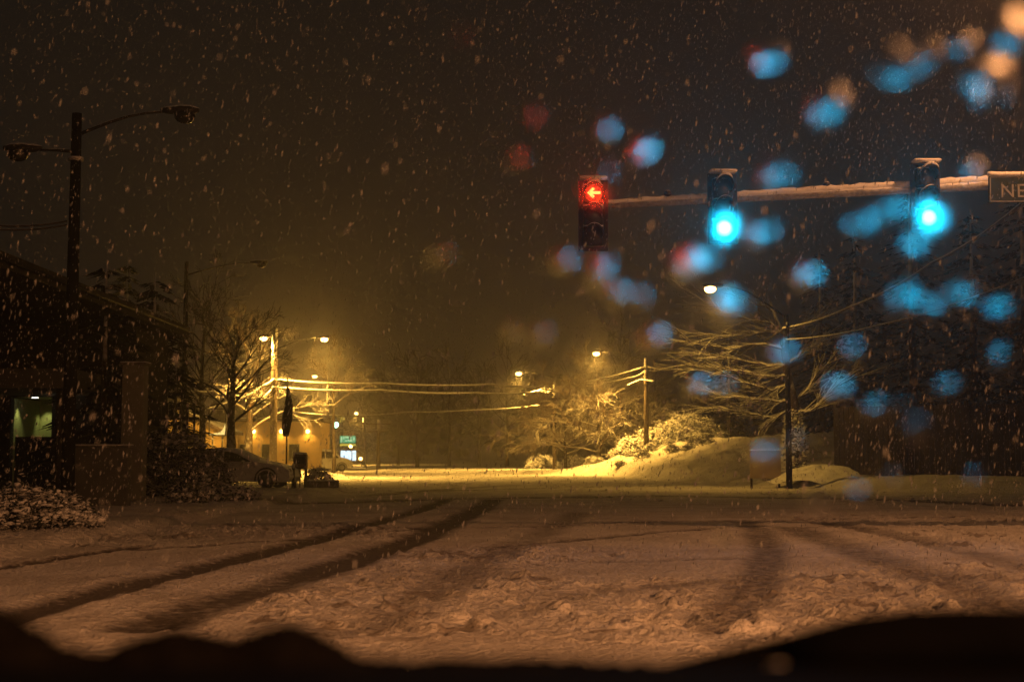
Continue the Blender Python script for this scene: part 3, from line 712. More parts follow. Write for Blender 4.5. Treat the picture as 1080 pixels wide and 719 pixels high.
for px, Yt, rx, ry, h, s, lab in ((722,111,1.7,1.6,3.5,51,'tallest bright snow-laden bush of the thicket behind the utility pole'),(704,110,1.5,1.4,2.5,52,'snow-laden bush directly behind the utility pole, beside the tallest one'),(684,109.5,1.2,1.1,1.8,57,'knee-high snow-laden bush on the near side of the tallest bush'),(664,109,1.0,1.0,1.3,53,'smallest snow-laden bush of the thicket, next to the wide bare tree'),(744,112,1.6,1.4,3.0,54,'dim snow-laden bush at the end of the thicket farthest from the pole'),
                                  (608,121,1.6,1.3,1.2,55,'low snowy bush at the foot of the wide bare tree'),(572,136,1.6,1.4,1.3,56,'low snowy bush beside the thin utility pole'),(636,119,1.3,1.2,.9,58,'lowest snowy bush between the wide bare tree and the thicket')):
    shrub(base_at(px, Yt), rx, ry, h, lab, s, 'leaf', 800 if h > 2 else 500, .17, .5, GS)
rg = random.Random(12)
for k in range(13):
    px = 625+k*11+rg.uniform(-5,5); Yt = 98+rg.uniform(0,8)+ (6 if px < 650 else 0); q = base_at(px, Yt); h = rg.uniform(.35,.8)
    shrub((q[0], q[1], q[2]-.05), h*rg.uniform(.8,1.2), h*.9, h, 'small snow-dusted tuft of brush poking out of the snowbank', 300+k, 'leafdark', 170, .12, .3, 'tufts of brush on the snowbank', 'brush_tuft', 'brush')
GN = 'snow-covered shrubs by the near kerb'
for px, Yt, rx, ry, h, s, lab, n in ((-22,22.5,.95,.8,.62,71,'snow-heaped shrub cut by the edge of the view at the near kerb',650),(32,22.6,.75,.7,.66,72,'largest whole snow-heaped shrub by the near kerb',600),(66,23.4,.5,.5,.5,73,'middle-sized snow-heaped shrub between the largest and the smallest',380),(92,23.2,.26,.26,.26,74,'smallest snow-heaped shrub at the end of the near row',140)):
    g = G(px, 540); shrub(base_at(px, Yt), rx, ry, h, lab, s, 'leafdark', n, .1, .75, GN)
GH = 'dark shrubs in front of the house'
for px, Yt, rx, ry, h, s, lab, n, sn in ((160,41,.85,.8,1.75,81,'dark tall shrub beside the pale pillar',900,.03),(188,41,1.1,.9,1.85,82,'widest dark shrub, in front of the yellow house',1100,.04),(216,43,.7,.7,1.45,83,'dark shrub touching the rear of the snowy sedan',700,.04),(203,36,.6,.45,.4,84,'low spreading shrub dusted with snow below the widest dark shrub',300,.22),(240,38,.8,.6,.34,85,'low rounded shrub dusted with snow below the sedan',380,.22)):
    shrub(base_at(px, Yt), rx, ry, h, lab, s, 'leafdark', n, .14, sn, GH)

# ------------------------------------------------------------------ buildings
# dark single-storey building with a deep porch roof
B = Vector((-11.4, 43, .13)); bl = empty('commercial_building', B, 0, 'dark low building with deep eave and a lit doorway alcove', 'building')
def lb(v): return Vector(v)-B
A0, A1, zc = -15.15, -13.9, 3.1
m = MB()   # front wall with an alcove opening between A0 and A1
m.box(lb((-22.575, 43.15, 2.7)), (14.85, .3, 5.2)); m.box(lb((-12.65, 43.15, 2.7)), (2.5, .3, 5.2)); m.box(lb(((A0+A1)/2, 43.15, (zc+5.3)/2)), (A1-A0, .3, 5.3-zc))
m.box(lb((-11.52, 45.15, 2.7)), (.24, 3.7, 5.2)); m.box(lb((-14.6, 46.9, 2.7)), (5.9, .2, 5.2)); m.box(lb((-17.6, 52.9, 2.7)), (.24, 12, 5.2)); m.build('wall', M['darkwall'], bl)
m = MB(); m.box(lb((A0-.05, 44.5, 1.6)), (.1, 2.38, 2.96)); m.box(lb((A1+.05, 44.5, 1.6)), (.1, 2.38, 2.96)); m.box(lb(((A0+A1)/2, 44.5, zc+.06)), (1.4, 2.38, .1)); m.box(lb(((A0+A1)/2, 45.75, 1.6)), (1.3, .1, 3.0)); m.build('alcove', M['alcove'], bl)
m = MB(); m.box(lb(((A0+A1)/2, 43.42, 1.0)), (1.2, .06, 1.8)); m.build('door', M['darkwall'], bl)
for px, py, yy, pw in ((37,419,43.35,16),(66,427,42.6,1.0)):
    c = P(px, py, yy)
    m = MB(); m.tube([lb((c.x, yy, c.z+.05)), lb((c.x, yy, c.z-.02))], .10, 14); m.build('downlight', M['downlight'], bl, True)
spot('alcove_light', (-14.93, 43.55, 3.0), (-15.12, 43.7, 1.4), 18, (1.0, .98, .36), 74, .8, .04)
spot('alcove_light', (-14.86, 45.4, 3.0), (-14.9, 45.7, 1.4), 18, (1.0, .98, .36), 74, .8, .04)
m = MB(); m.prism([(-30-B.x, 5.25-B.z), (-10.75-B.x, 5.25-B.z), (-10.75-B.x, 5.6-B.z), (-17-B.x, 8.0-B.z), (-30-B.x, 8.0-B.z)], 'y', 24-B.y, 47.3-B.y); m.build('roof', M['roof'], bl)
m = MB(); m.tube([lb((-10.68, 24, 5.42)), lb((-10.68, 47.3, 5.42))], .05, 6); m.build('gutter', M['yellowblack'], bl, True)
m = MB(); m.box(lb((-15.0, 40.4, 3.38)), (6.4, 4.9, .52)); m.build('canopy', M['stucco'], bl)
for x in (-17.6, -12.2):
    m = MB(); m.tube([lb((x, 38.4, .0)), lb((x, 38.4, 3.12))], .11, 10); m.build('column', M['darkwall'], bl, True)
# pale pillar and low wall in front of it
c = base_at(141, 38); m = MB(); m.box((0,0,1.8), (.58,.5,3.6), 0, .02); t = empty('pillar', c, 0, 'pale square pillar standing behind the low grey wall', 'pillar'); m.build('shaft', M['pale'], t)
m = MB(); m.box((0,0,3.64), (.7,.6,.08), 0, .02); m.build('capstone', M['concrete'], t)
c = base_at(107, 33.2); t = empty('low_wall', c, 0, 'low grey stucco wall beside the nearest unlit lamp pole', 'wall')
m = MB(); m.box((0,.15,.68), (1.25,.3,1.4), 0, .02); m.build('wall_block', M['stucco'], t); m = MB(); m.box((0,.15,1.41), (1.33,.36,.06), 0, .015); m.build('coping', M['concrete'], t)
# dark picket rail glimpsed between trunks
c = base_at(176, 46); t = empty('picket_fence', c, 0, 'dark upright picket fence glimpsed behind the pale pillar', 'fence')
m = MB()
for k in range(9): m.box((-.9+k*.22, 0, 1.45), (.07,.05,2.9))
m.box((0,.06,.6),(2,.05,.1)); m.box((0,.06,2.4),(2,.05,.1)); m.build('pickets', M['darksteel'], t)
# yellow house
c = base_at(209, 100); hs = empty('house', c, 0, 'small ochre house with a snowy gable roof lit by street lamps', 'house')
m = MB(); m.prism([(-3.0,0),(1.6,0),(1.6,2.6),(-1.3,4.0),(-3.0,3.3)], 'y', 0, 6); m.build('wall', M['yellow'], hs)
m = MB(); m.prism([(-1.35,4.0),(1.95,2.42),(1.95,2.66),(-1.35,4.26)], 'y', -.4, 6.4); m.prism([(-1.35,4.0),(-1.35,4.26),(-3.6,3.2),(-3.6,2.95)], 'y', -.4, 6.4); m.build('roof', M['snowroof'], hs)
m = MB(); m.box((-.4,-.03,1.9), (.9,.06,.9)); w = m.build('window', M['pale'], hs); m = MB(); m.box((-.4,-.065,1.9),(.74,.02,.74)); m.build('pane', M['glass'], w)
spot('house_wall_spot', Vector(c)+Vector((1.9,-1.8,3.0)), Vector(c)+Vector((-.6,0,2.0)), 70, SOD, 120, .8, .1)  # spot aimed at the ochre wall, no fixture modelled
# framed board by the house
c = base_at(229, 88); t = empty('sign_board', c, 0, 'open framed board with one lit corner next to the ochre house', 'sign')
z0, z1 = P(229,459,88).z-c[2], P(229,431,88).z-c[2]
m = MB(); m.box((-.52,0,(z0+z1)/2), (.07,.1,z1-z0)); m.box((.52,0,(z0+z1)/2), (.07,.1,z1-z0)); m.box((0,0,z1),(1.11,.1,.07)); m.box((0,0,z0),(1.11,.1,.07)); m.build('frame', M['darksteel'], t)
m = MB(); m.prism([(-.48,z0+.04),(.48,z0+.04),(.48,z0+.75),(.36,z0+.4),(.15,z0+.2),(-.2,z0+.13),(-.48,z0+.12)], 'y', -.03, .03); m.build('lit_panel', M['boardlit'], t)  # curved glowing panel filling the lower corner of the board
m = MB(); m.tube([(-.3,0,-.2),(-.3,0,z0)], .05, 8); m.tube([(.3,0,-.2),(.3,0,z0)], .05, 8); m.build('leg', M['darksteel'], t, True)
# lit shop building behind the twin lamp pole
c = base_at(292, 116); sh = empty('shop_building', c, 0, 'low shop with warm wall lamps behind the twin lamp pole', 'building')
m = MB(); m.box((0,3,1.9), (7.0,6,3.8)); m.build('wall', M['yellow'], sh)
m = MB(); m.box((0,2.9,3.95), (7.6,6.8,.28), 0, .05); m.build('roof', M['snowroof'], sh)
for x in (-1.9, .35, 2.5):
    m = MB(); m.blob((x,-.16,3.0), .16, (1,1,1), 10, 8, 0); m.build('wall_lamp', M['sodium'], sh, True)
    spot('wall_lamp_light', Vector(c)+Vector((x,-.5,2.9)), Vector(c)+Vector((x,.2,0)), 110, SOD, 150, .8, .1)
for x in (-2.6, -.8, 1.4):
    m = MB(); m.box((x,-.02,1.3), (.9,.05,1.4)); w = m.build('window', M['pale'], sh); m = MB(); m.box((x,-.05,1.3), (.78,.02,1.26)); m.build('pane', M['glass'], w)
# brown fence at the far side
t = empty('board_fence', (0,0,0), 0, 'tall brown board fence along the snowbank, below the dark conifers', 'fence')
p0, p1 = Vector((13.7, 60.5, .3)), Vector((34, 45.5, .3)); t.location = p0
d = p1-p0; L = d.length; a = math.atan2(d.y, d.x); t.rotation_euler = (0,0,a)
for k in range(9):
    m = MB()
    for j in range(13): m.box((k*L/9+(j+.5)*L/117, rnd.uniform(-.008,.008), 1.55+rnd.uniform(-.02,.02)), (L/117-.015, .03, 3.1))
    m.build('fence_panel', M['brown'], t)
    m = MB(); m.box((k*L/9, .09, 1.6), (.12,.12,3.3)); m.build('post', M['brown'], t)
# small sign board by the branched tree
c = base_at(807, 60); t = empty('sign_board', c, 0, 'small tan board on two legs at the foot of the snowy branched tree', 'sign')
m = MB(); m.box((0,0,.98), (1.3,.08,1.15), 0, .02); m.build('board', M['board'], t)
for x in (-.58,.58):
    m = MB(); m.box((x,.06,.45), (.09,.05,1.2)); m.build('leg', M['pole'], t)
m = MB(); m.box((0,0,1.59), (1.34,.14,.06), 0, .025); m.build('snow_cover', M['snow'], t, True)
# snow heap around the foot of the tree
m = MB(); rg = random.Random(3)
n = 40; vs = []; fs = []
for i in range(12):
    for k in range(n):
        a = 2*math.pi*k/n; u = (i+.001)/11; rr = 1-u; lump = .07*math.sin(5*a+7*u)*rr+.05*math.sin(9*a-11*u)*rr+.05*math.sin(13*u+3*a)*(1-abs(2*rr-1))
        vs.append((2.3*rr*math.cos(a)*(1+.16*math.sin(3*a)+.06*math.sin(7*a)), 1.2*rr*math.sin(a), -.15+.62*(1-rr**2)*(1+.15*math.sin(2*a+1))+lump+rg.uniform(-.02,.02)))
for i in range(11):
    for k in range(n): j = (k+1) % n; fs.append((i*n+k, i*n+j, i*n+n+j, i*n+n+k))
m.add(vs, fs); o = m.build('snow_heap', M['snow'], None, True); o.location = (13.0, 60.0, gz(13.0,60.0)-.02); tag(o, 'lumpy heap of snow at the foot of the branched tree', 'snow heap')

# ------------------------------------------------------------------ cars and roadside things
def car(base, rz, label, cat, prof, glasshouse, wheels, L, wid, sc=1.0, group='parked cars under snow', name='parked_car'):
    t = empty(name, base, rz, label, cat, group); t.scale = (sc, sc, sc)
    n = len(prof); m = MB(); hw = wid/2
    rows = [(-hw, .0), (-hw*.985, 1.), (hw*.985, 1.), (hw, 0.)]
    vs = []; fs = []
    def wy(z, s): return s*hw*(1.0 - .02*abs(z-.6) - (max(0, z-.92)*.34))
    for s in (-1, -.82, .82, 1):
        for x, z in prof:
            ss = 1 if s > 0 else -1
            top = z > .55
            yy = wy(z, ss)*(.86 if abs(s) < 1 else 1); vs.append((x, yy, z+(.03 if abs(s) < 1 and top else 0)))
    for r_ in range(3):
        for i in range(n): j = (i+1) % n; fs.append((r_*n+i, r_*n+j, (r_+1)*n+j, (r_+1)*n+i))
    fs += [tuple(range(n-1,-1,-1)), tuple(range(3*n, 4*n))]
    m.add(vs, fs); bd = m.build('body', M['carbody'], t)
    for poly in glasshouse:
        for s in (-1, 1):
            g = MB(); v2 = [(x, wy(z, s)+s*.012, z) for x, z in poly]; v3 = [(x, wy(z, s)-s*.02, z) for x, z in poly]; k = len(poly)
            g.add(v2+v3, [tuple(range(k)), tuple(range(2*k-1, k-1, -1))]+[(i, k+i, k+(i+1)%k, (i+1)%k) for i in range(k)])
            g.build('window', M['glass'], t)
    for x in wheels:
        for s in (-1, 1):
            w = MB(); w.tube([(x, s*(hw-.21), .33), (x, s*(hw+.012), .33)], .33, 24); wo = w.build('wheel', M['rubber'], t, True)
            w = MB(); w.tube([(x, s*(hw+.0), .33), (x, s*(hw+.022), .33)], .21, 20); w.build('rim', M['rim'], wo, True)
            w = MB(); k = 16; 
            pts = [(x+.42*math.cos(R(-8)+R(196)*i/k), s*(hw+.006), .33+.42*math.sin(R(-8)+R(196)*i/k)) for i in range(k+1)]
            w.tube(pts, .03, 6); w.build('wheel_arch', M['rubber'], t, True)
    xm = max(p[0] for p in prof)
    for s in (-1, 1):
        g = MB(); g.blob((xm-.10, s*hw*.72, .66), .13, (.7,1.4,.7), 10, 8, 0); g.build('headlight', M['headlight'], t, True)
        g = MB(); g.box((.55, s*(hw+.06), .98), (.12,.16,.12), 0, .03); g.build('mirror', M['carbody'], t)
    top = [p for p in prof if p[1] > .75]
    g = MB(); vs = []; fs = []; k = len(top)
    for s in (-.80, -.5, .5, .80):
        for i, (x, z) in enumerate(top):
            e = .02 if i in (0, k-1) else .07
            vs.append((x, wy(z, 1)*s, z+(e if abs(s) < .7 else .025)))
    for r_ in range(3):
        for i in range(k-1): fs.append((r_*k+i, r_*k+i+1, (r_+1)*k+i+1, (r_+1)*k+i))
    g.add(vs, fs); g.build('snow_cover', M['snow'], t, True)
    return t
SED = [(-2.25,.30),(2.22,.24),(2.32,.42),(2.28,.66),(2.05,.80),(1.55,.90),(1.05,.97),(.72,1.14),(.35,1.33),(.05,1.42),(-.5,1.46),(-1.0,1.42),(-1.45,1.22),(-1.8,1.03),(-2.2,.98),(-2.32,.75),(-2.34,.45)]
SEDW = [[(.82,1.0),(.30,1.27),(.02,1.36),(-.22,1.37),(-.22,1.0)], [(-.30,1.0),(-.30,1.37),(-.9,1.36),(-1.3,1.2),(-1.5,1.02)]]
c = base_at(263, 54); 
car((c[0]-.5, 54, c[2]), R(-6), 'pale sedan under a coat of snow, nose toward the lit road', 'car', SED, SEDW, (1.42,-1.38), 4.6, 1.78, 1.0)
VAN = [(-2.4,.3),(2.3,.26),(2.42,.5),(2.36,.85),(2.1,1.0),(1.5,1.12),(1.1,1.5),(.7,1.72),(.2,1.8),(-1.8,1.78),(-2.25,1.6),(-2.42,1.1),(-2.44,.5)]
VANW = [[(1.3,1.12),(.75,1.6),(.2,1.66),(.2,1.1)], [(.1,1.1),(.1,1.66),(-.9,1.66),(-.9,1.1)], [(-1.0,1.1),(-1.0,1.66),(-1.8,1.64),(-2.1,1.15)]]
c = base_at(339, 118); car(c, R(20), 'snow-covered parked van beyond the box on thin legs', 'van', VAN, VANW, (1.5,-1.5), 4.9, 1.9, 1.0)

# furled flag on its pole
c = base_at(302, 57.5); t = empty('furled_flag', c, 0, 'dark furled cloth hanging on a thin pole in front of the twin lamp pole', 'flag')
ht = P(302,398,57.5).z-c[2]; m = MB(); m.tube([(0,0,-.1),(0,0,ht)], [.035,.028], 8); m.build('pole', M['darksteel'], t, True)
m = MB(); za, zb = P(302,408,57.5).z-c[2], P(302,460,57.5).z-c[2]; pts = []; rad = []
for i in range(15): f = i/14; pts.append((.02+.05*math.sin(f*5), -.02, za+(zb-za)*f)); rad.append(.04+.17*math.sin(min(1, f*1.15)*math.pi*.62)*(1-.55*max(0, f-.75)/.25)*(1+.12*math.sin(f*23)))
m.tube(pts, rad, 9); m.build('cloth', M['cloth'], t, True)
# box on thin legs
c = base_at(317, 54.5); t = empty('news_box', c, 0, 'small brown box standing on several thin legs beside the sedan', 'box')
m = MB(); m.box((0,0,1.0), (.5,.42,.58), 0, .05); m.build('cabinet', M['rust'], t); m = MB(); m.box((0,-.215,1.05), (.34,.02,.3)); m.build('front_window', M['glass'], t)
m = MB(); m.blob((0,0,1.29), .3, (.9,.75,.22), 12, 6, .05); m.build('snow_cover', M['snow'], t, True)
for x, y_, r_ in ((-.2,-.16,.04),(.2,-.16,.04),(-.2,.16,.035),(.2,.16,.035),(0,-.1,.03)):
    m = MB(); m.tube([(x,y_,-.05),(x*1.05,y_,.72)], r_, 8); m.build('leg', M['pale'], t, True)
c = base_at(309.5, 53.5); t = empty('bollard', c, 0, 'dark short post next to the box on thin legs', 'bollard'); m = MB(); m.tube([(0,0,-.05),(0,0,.86)], .06, 10); m.build('post', M['darksteel'], t, True); m = MB(); m.blob((0,0,.88), .065, (1,1,.5), 10, 6, 0); m.build('snow_cap', M['snow'], t, True)
c = base_at(340, 55); t = empty('concrete_block', c, 0, 'long low concrete block on the pavement past the box on thin legs', 'block'); m = MB(); m.box((0,0,.14), (1.3,.4,.3), R(8), .04); m.build('block', M['concrete'], t)
shrub(base_at(337, 57), .55, .4, .75, 'small snowy shrub behind the long concrete block', 88, 'leaf', 320, .11, .4)
# far junction: signal and backlit shop sign
c = base_at(354, 200); t = empty('traffic_signal', c, 0, 'distant traffic signal glowing pale green above the backlit shop sign', 'traffic signal')
z = P(354,448,200).z-c[2]
m = MB(); m.tube([(.9,.2,-.2),(.9,.2,z+1.4)], .1, 8); m.tube([(.9,.2,z+.7),(0,.2,z+.7)], .06, 6); m.build('pole', M['darksteel'], t, True)
m = MB(); m.box((0,.1,z+.5), (.45,.25,1.4), 0, .04); m.build('housing', M['black'], t)
m = MB(); m.blob((0,-.12,z), .38, (1,.5,1), 12, 8, 0); m.build('lens', M['fargreen'], t, True)
m = MB(); m.prism([(.5,z+.3),(1.3,z+.75),(.7,z+1.2)], 'y', -.03, .03); m.build('flag_panel', M['signlit_amber'], t)
c = base_at(358, 190); t = empty('shop_sign', c, 0, 'backlit roadside sign with a green panel above a glowing white panel', 'sign')
def zz(py): return P(358, py, 190).z-c[2]
def xx(px): return P(px, 470, 190).x-c[0]
m = MB(); m.tube([(0,.1,-.2),(0,.1,zz(458))], .1, 8); m.build('pole', M['darksteel'], t, True)
m = MB(); m.box(((xx(358.5)+xx(375))/2,0,(zz(459.5)+zz(467))/2), (xx(375)-xx(358.5),.25,zz(459.5)-zz(467)), 0, .03); gp = m.build('green_panel', M['signlit_green'], t)
m = MB()
for a_, b_, y0, y1 in ((359.5,361,460.3,466),(362,363.2,460.3,463),(364,368,460.3,461.6),(369,371,460.3,462.4),(364,372,463.6,465.2),(372.6,374,460.6,464.6)):
    m.box(((xx(a_)+xx(b_))/2,-.14,(zz(y0)+zz(y1))/2), (xx(b_)-xx(a_),.03,zz(y0)-zz(y1)))
m.build('lettering', M['signlit_pale'], gp)
m = MB(); m.box(((xx(358.5)+xx(375))/2,0,(zz(468)+zz(470))/2), (xx(375)-xx(358.5),.22,zz(468)-zz(470))); m.build('amber_strip', M['signlit_amber'], t)
m = MB(); m.box(((xx(359.5)+xx(375.5))/2,0,(zz(475)+zz(485.5))/2), (xx(375.5)-xx(359.5),.25,zz(475)-zz(485.5)), 0, .03); wp = m.build('white_panel', M['signlit_white'], t)
m = MB(); m.box(((xx(362.5)+xx(363.8))/2,-.14,(zz(480)+zz(485))/2), (xx(363.8)-xx(362.5),.03,zz(480)-zz(485))); m.box(((xx(361)+xx(366))/2,-.14,(zz(484)+zz(485))/2-.05), (xx(366)-xx(361),.02,.1)); m.build('blue_mark', M['signlit_blue'], wp)
for px, py, lab in ((369.5,470.5,'small amber lamp between the two panels of the backlit shop sign'),(380,483.5,'small amber lamp beside the glowing white panel')):
    c = base_at(px+1.5, 187); z = P(px,py,187).z-c[2]
    t = empty('area_lamp', c, 0, lab, 'lamp'); m = MB(); m.tube([(0,.1,-.2),(0,.1,z+.1)], .05, 6); m.build('post', M['darksteel'], t, True); m = MB(); m.blob((-.15,-.1,z), .24, (1,.8,.9), 10, 8, 0); m.build('lamp_globe', M['sodium'], t, True)
    spot('area_light', Vector(c)+Vector((-.15,-.5,z-.3)), Vector(c)+Vector((0,-1.5,0)), 500, SOD, 160, .8, .15)

# ------------------------------------------------------------------ falling snow
def snowfall():
    rg = np.random.default_rng(4); n = 210000
    Yv = 2.6 + (95-2.6)*rg.random(n)**.62
    u = rg.uniform(-.42, .42, n); v = rg.uniform(-.105, .36, n)
    Xv = u*Yv; Zv = 1.25+v*Yv
    k = Zv > .05; Xv, Yv, Zv = Xv[k], Yv[k], Zv[k]; n = len(Xv)
    r = (.0026+.0062*rg.random(n)**1.8)*np.where(Yv < 8, .38, np.where(Yv > 12, 1.2, .8)); ln = r*rg.uniform(1.4, 4.6, n); sl = rg.normal(.16, .10, n); sy = rg.normal(0, .1, n)
    ca = rg.uniform(0, 6.28, n)
    V = np.zeros((n, 6, 3), np.float32)
    V[:,0] = np.stack([Xv+sl*ln, Yv+sy*ln, Zv+ln], -1); V[:,5] = np.stack([Xv-sl*ln, Yv-sy*ln, Zv-ln], -1)
    for i in range(4):
        a = ca+i*math.pi/2; V[:,1+i] = np.stack([Xv+r*np.cos(a)*rg.uniform(.6,1.3,n), Yv+r*np.sin(a), Zv+ln*rg.uniform(-.35,.35,n)], -1)
    tri = np.array([(0,1,2),(0,2,3),(0,3,4),(0,4,1),(5,2,1),(5,3,2),(5,4,3),(5,1,4)])
    F_ = (tri[None]+np.arange(n)[:,None,None]*6).reshape(-1, 3)
    me = bpy.data.meshes.new('falling_snow'); me.from_pydata(V.reshape(-1,3).tolist(), [], F_.tolist()); me.update()
    m, nt, out = mat('snowflake'); d = N(nt, 'ShaderNodeBsdfDiffuse'); d.inputs[0].default_value = (.33,.335,.34,1); tl = N(nt, 'ShaderNodeBsdfTranslucent'); tl.inputs[0].default_value = (.5,.505,.52,1)
    mx = N(nt, 'ShaderNodeMixShader'); mx.inputs[0].default_value = .5; nt.links.new(d.outputs[0], mx.inputs[1]); nt.links.new(tl.outputs[0], mx.inputs[2]); nt.links.new(mx.outputs[0], out.inputs['Surface'])
    me.materials.append(m); o = bpy.data.objects.new('falling_snow', me); link(o); tag(o, 'snowflakes falling thickly through the lamp light', 'snowfall', None, 'stuff')
snowfall()

# ------------------------------------------------------------------ the car one looks out of
car_root = empty('car_front', (0, .75, 0), 0, 'dark front of the car one looks out of, with dashboard, windscreen and wiper', 'car')
CO = Vector((0, .75, 0))
Z0, Y0, SL = 1.118, 1.0, math.tan(R(80))
def on_glass(px, py):
    d = ray(px, py); tt = (Z0 + SL*Y0 - EYE.z)/(d.z + SL*d.y); return EYE + d*tt
GN_ = Vector((0, math.sin(R(80)), math.cos(R(80))))       # outward normal of the pane
m_, nt, out = mat('clear_windscreen'); tb = N(nt, 'ShaderNodeBsdfTransparent'); nt.links.new(tb.outputs[0], out.inputs['Surface'])
m = MB(); up = Vector((0, -math.cos(R(80)), math.sin(R(80))))
p0 = Vector((0, Y0, Z0)); w2 = .68
a, b_, c_, d_ = p0+Vector((-w2,0,0)), p0+Vector((w2,0,0)), p0+Vector((w2*.9,0,0))+up*.75, p0+Vector((-w2*.9,0,0))+up*.75
vs = [a-CO, b_-CO, c_-CO, d_-CO]; vs += [v-GN_*.004 for v in vs]
m.add(vs, [(0,1,2,3),(7,6,5,4),(0,4,5,1),(1,5,6,2),(2,6,7,3),(3,7,4,0)]); m.build('windscreen', m_, car_root)
m = MB(); m.prism([(.30-CO.y, .8), (.98-CO.y, .8), (.985-CO.y, 1.108), (.9-CO.y, 1.112), (.6-CO.y, 1.118), (.42-CO.y,1.10), (.30-CO.y, 1.02)], 'x', -.75, .75); m.build('dashboard', M['dash'], car_root)
m = MB(); vs = []; fs = []; n = 40
for j, (yy, zz_) in enumerate(((1.03,.92),(1.05,1.045),(1.4,1.02),(1.9,.95),(2.15,.85),(2.2,.7))):
    for i in range(n+1): x = -.75+1.5*i/n; vs.append((x, yy-CO.y, zz_-.05*(abs(x)/.75)**3))
for j in range(5):
    for i in range(n): fs.append((j*(n+1)+i, j*(n+1)+i+1, (j+1)*(n+1)+i+1, (j+1)*(n+1)+i))
m.add(vs, fs); m.build('bonnet', M['dash'], car_root, True)
# bank of slush along the base of the glass: outline follows the lumps one sees
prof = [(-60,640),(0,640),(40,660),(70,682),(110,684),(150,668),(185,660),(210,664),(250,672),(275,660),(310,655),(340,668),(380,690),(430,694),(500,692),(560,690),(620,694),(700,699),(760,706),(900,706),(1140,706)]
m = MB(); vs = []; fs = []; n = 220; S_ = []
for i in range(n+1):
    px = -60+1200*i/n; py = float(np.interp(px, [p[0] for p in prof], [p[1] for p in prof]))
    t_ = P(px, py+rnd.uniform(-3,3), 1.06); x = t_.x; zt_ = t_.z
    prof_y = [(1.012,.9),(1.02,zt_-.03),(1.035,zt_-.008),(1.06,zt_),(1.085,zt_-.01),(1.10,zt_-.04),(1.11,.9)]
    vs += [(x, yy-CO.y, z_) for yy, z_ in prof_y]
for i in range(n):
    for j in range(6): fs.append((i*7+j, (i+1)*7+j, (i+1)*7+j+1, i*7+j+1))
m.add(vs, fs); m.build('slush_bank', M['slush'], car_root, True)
# wiper: arm and blade lying along the base
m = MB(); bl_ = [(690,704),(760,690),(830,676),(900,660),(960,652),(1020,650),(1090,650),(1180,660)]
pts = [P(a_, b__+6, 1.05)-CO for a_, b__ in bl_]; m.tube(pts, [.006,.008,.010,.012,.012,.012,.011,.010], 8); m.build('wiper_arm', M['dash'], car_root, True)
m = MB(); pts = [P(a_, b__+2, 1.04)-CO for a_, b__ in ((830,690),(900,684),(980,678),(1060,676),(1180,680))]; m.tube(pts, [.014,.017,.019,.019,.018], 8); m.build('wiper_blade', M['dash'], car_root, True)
m = MB(); pts = [P(a_, b__+2, 1.045)-CO for a_, b__ in ((600,712),(720,712),(860,712),(1000,711),(1160,712))]; m.tube(pts, .009, 8); m.build('cowl_trim', M['dash'], car_root, True)

# ------------------------------------------------------------------ drops of meltwater on the windscreen
M['water'] = []
for nm, fac in (('thin_meltwater', .17), ('meltwater', .28), ('bright_meltwater', .46)):
    m_, nt, out = mat(nm); rf = N(nt, 'ShaderNodeBsdfRefraction', i_Roughness=.42, i_IOR=1.33); rf.inputs['Color'].default_value = (.97,.98,1,1); tb = N(nt, 'ShaderNodeBsdfTransparent')
    mx = N(nt, 'ShaderNodeMixShader'); mx.inputs[0].default_value = fac; nt.links.new(tb.outputs[0], mx.inputs[1]); nt.links.new(rf.outputs[0], mx.inputs[2]); nt.links.new(mx.outputs[0], out.inputs['Surface'])
    M['water'].append(m_)
for ffac in (.10, .05):  # films added in front of the lit signal lenses to spread halos
  m_, nt, out = mat('halo_film'); rf = N(nt, 'ShaderNodeBsdfRefraction', i_Roughness=.2, i_IOR=1.33); tb = N(nt, 'ShaderNodeBsdfTransparent')
  mx = N(nt, 'ShaderNodeMixShader'); mx.inputs[0].default_value = ffac; nt.links.new(tb.outputs[0], mx.inputs[1]); nt.links.new(rf.outputs[0], mx.inputs[2]); nt.links.new(mx.outputs[0], out.inputs['Surface'])
  M['water'].append(m_)
m_, nt, out = mat('water_on_glass_contact'); tb = N(nt, 'ShaderNodeBsdfTransparent'); nt.links.new(tb.outputs[0], out.inputs['Surface']); M['contact'] = m_
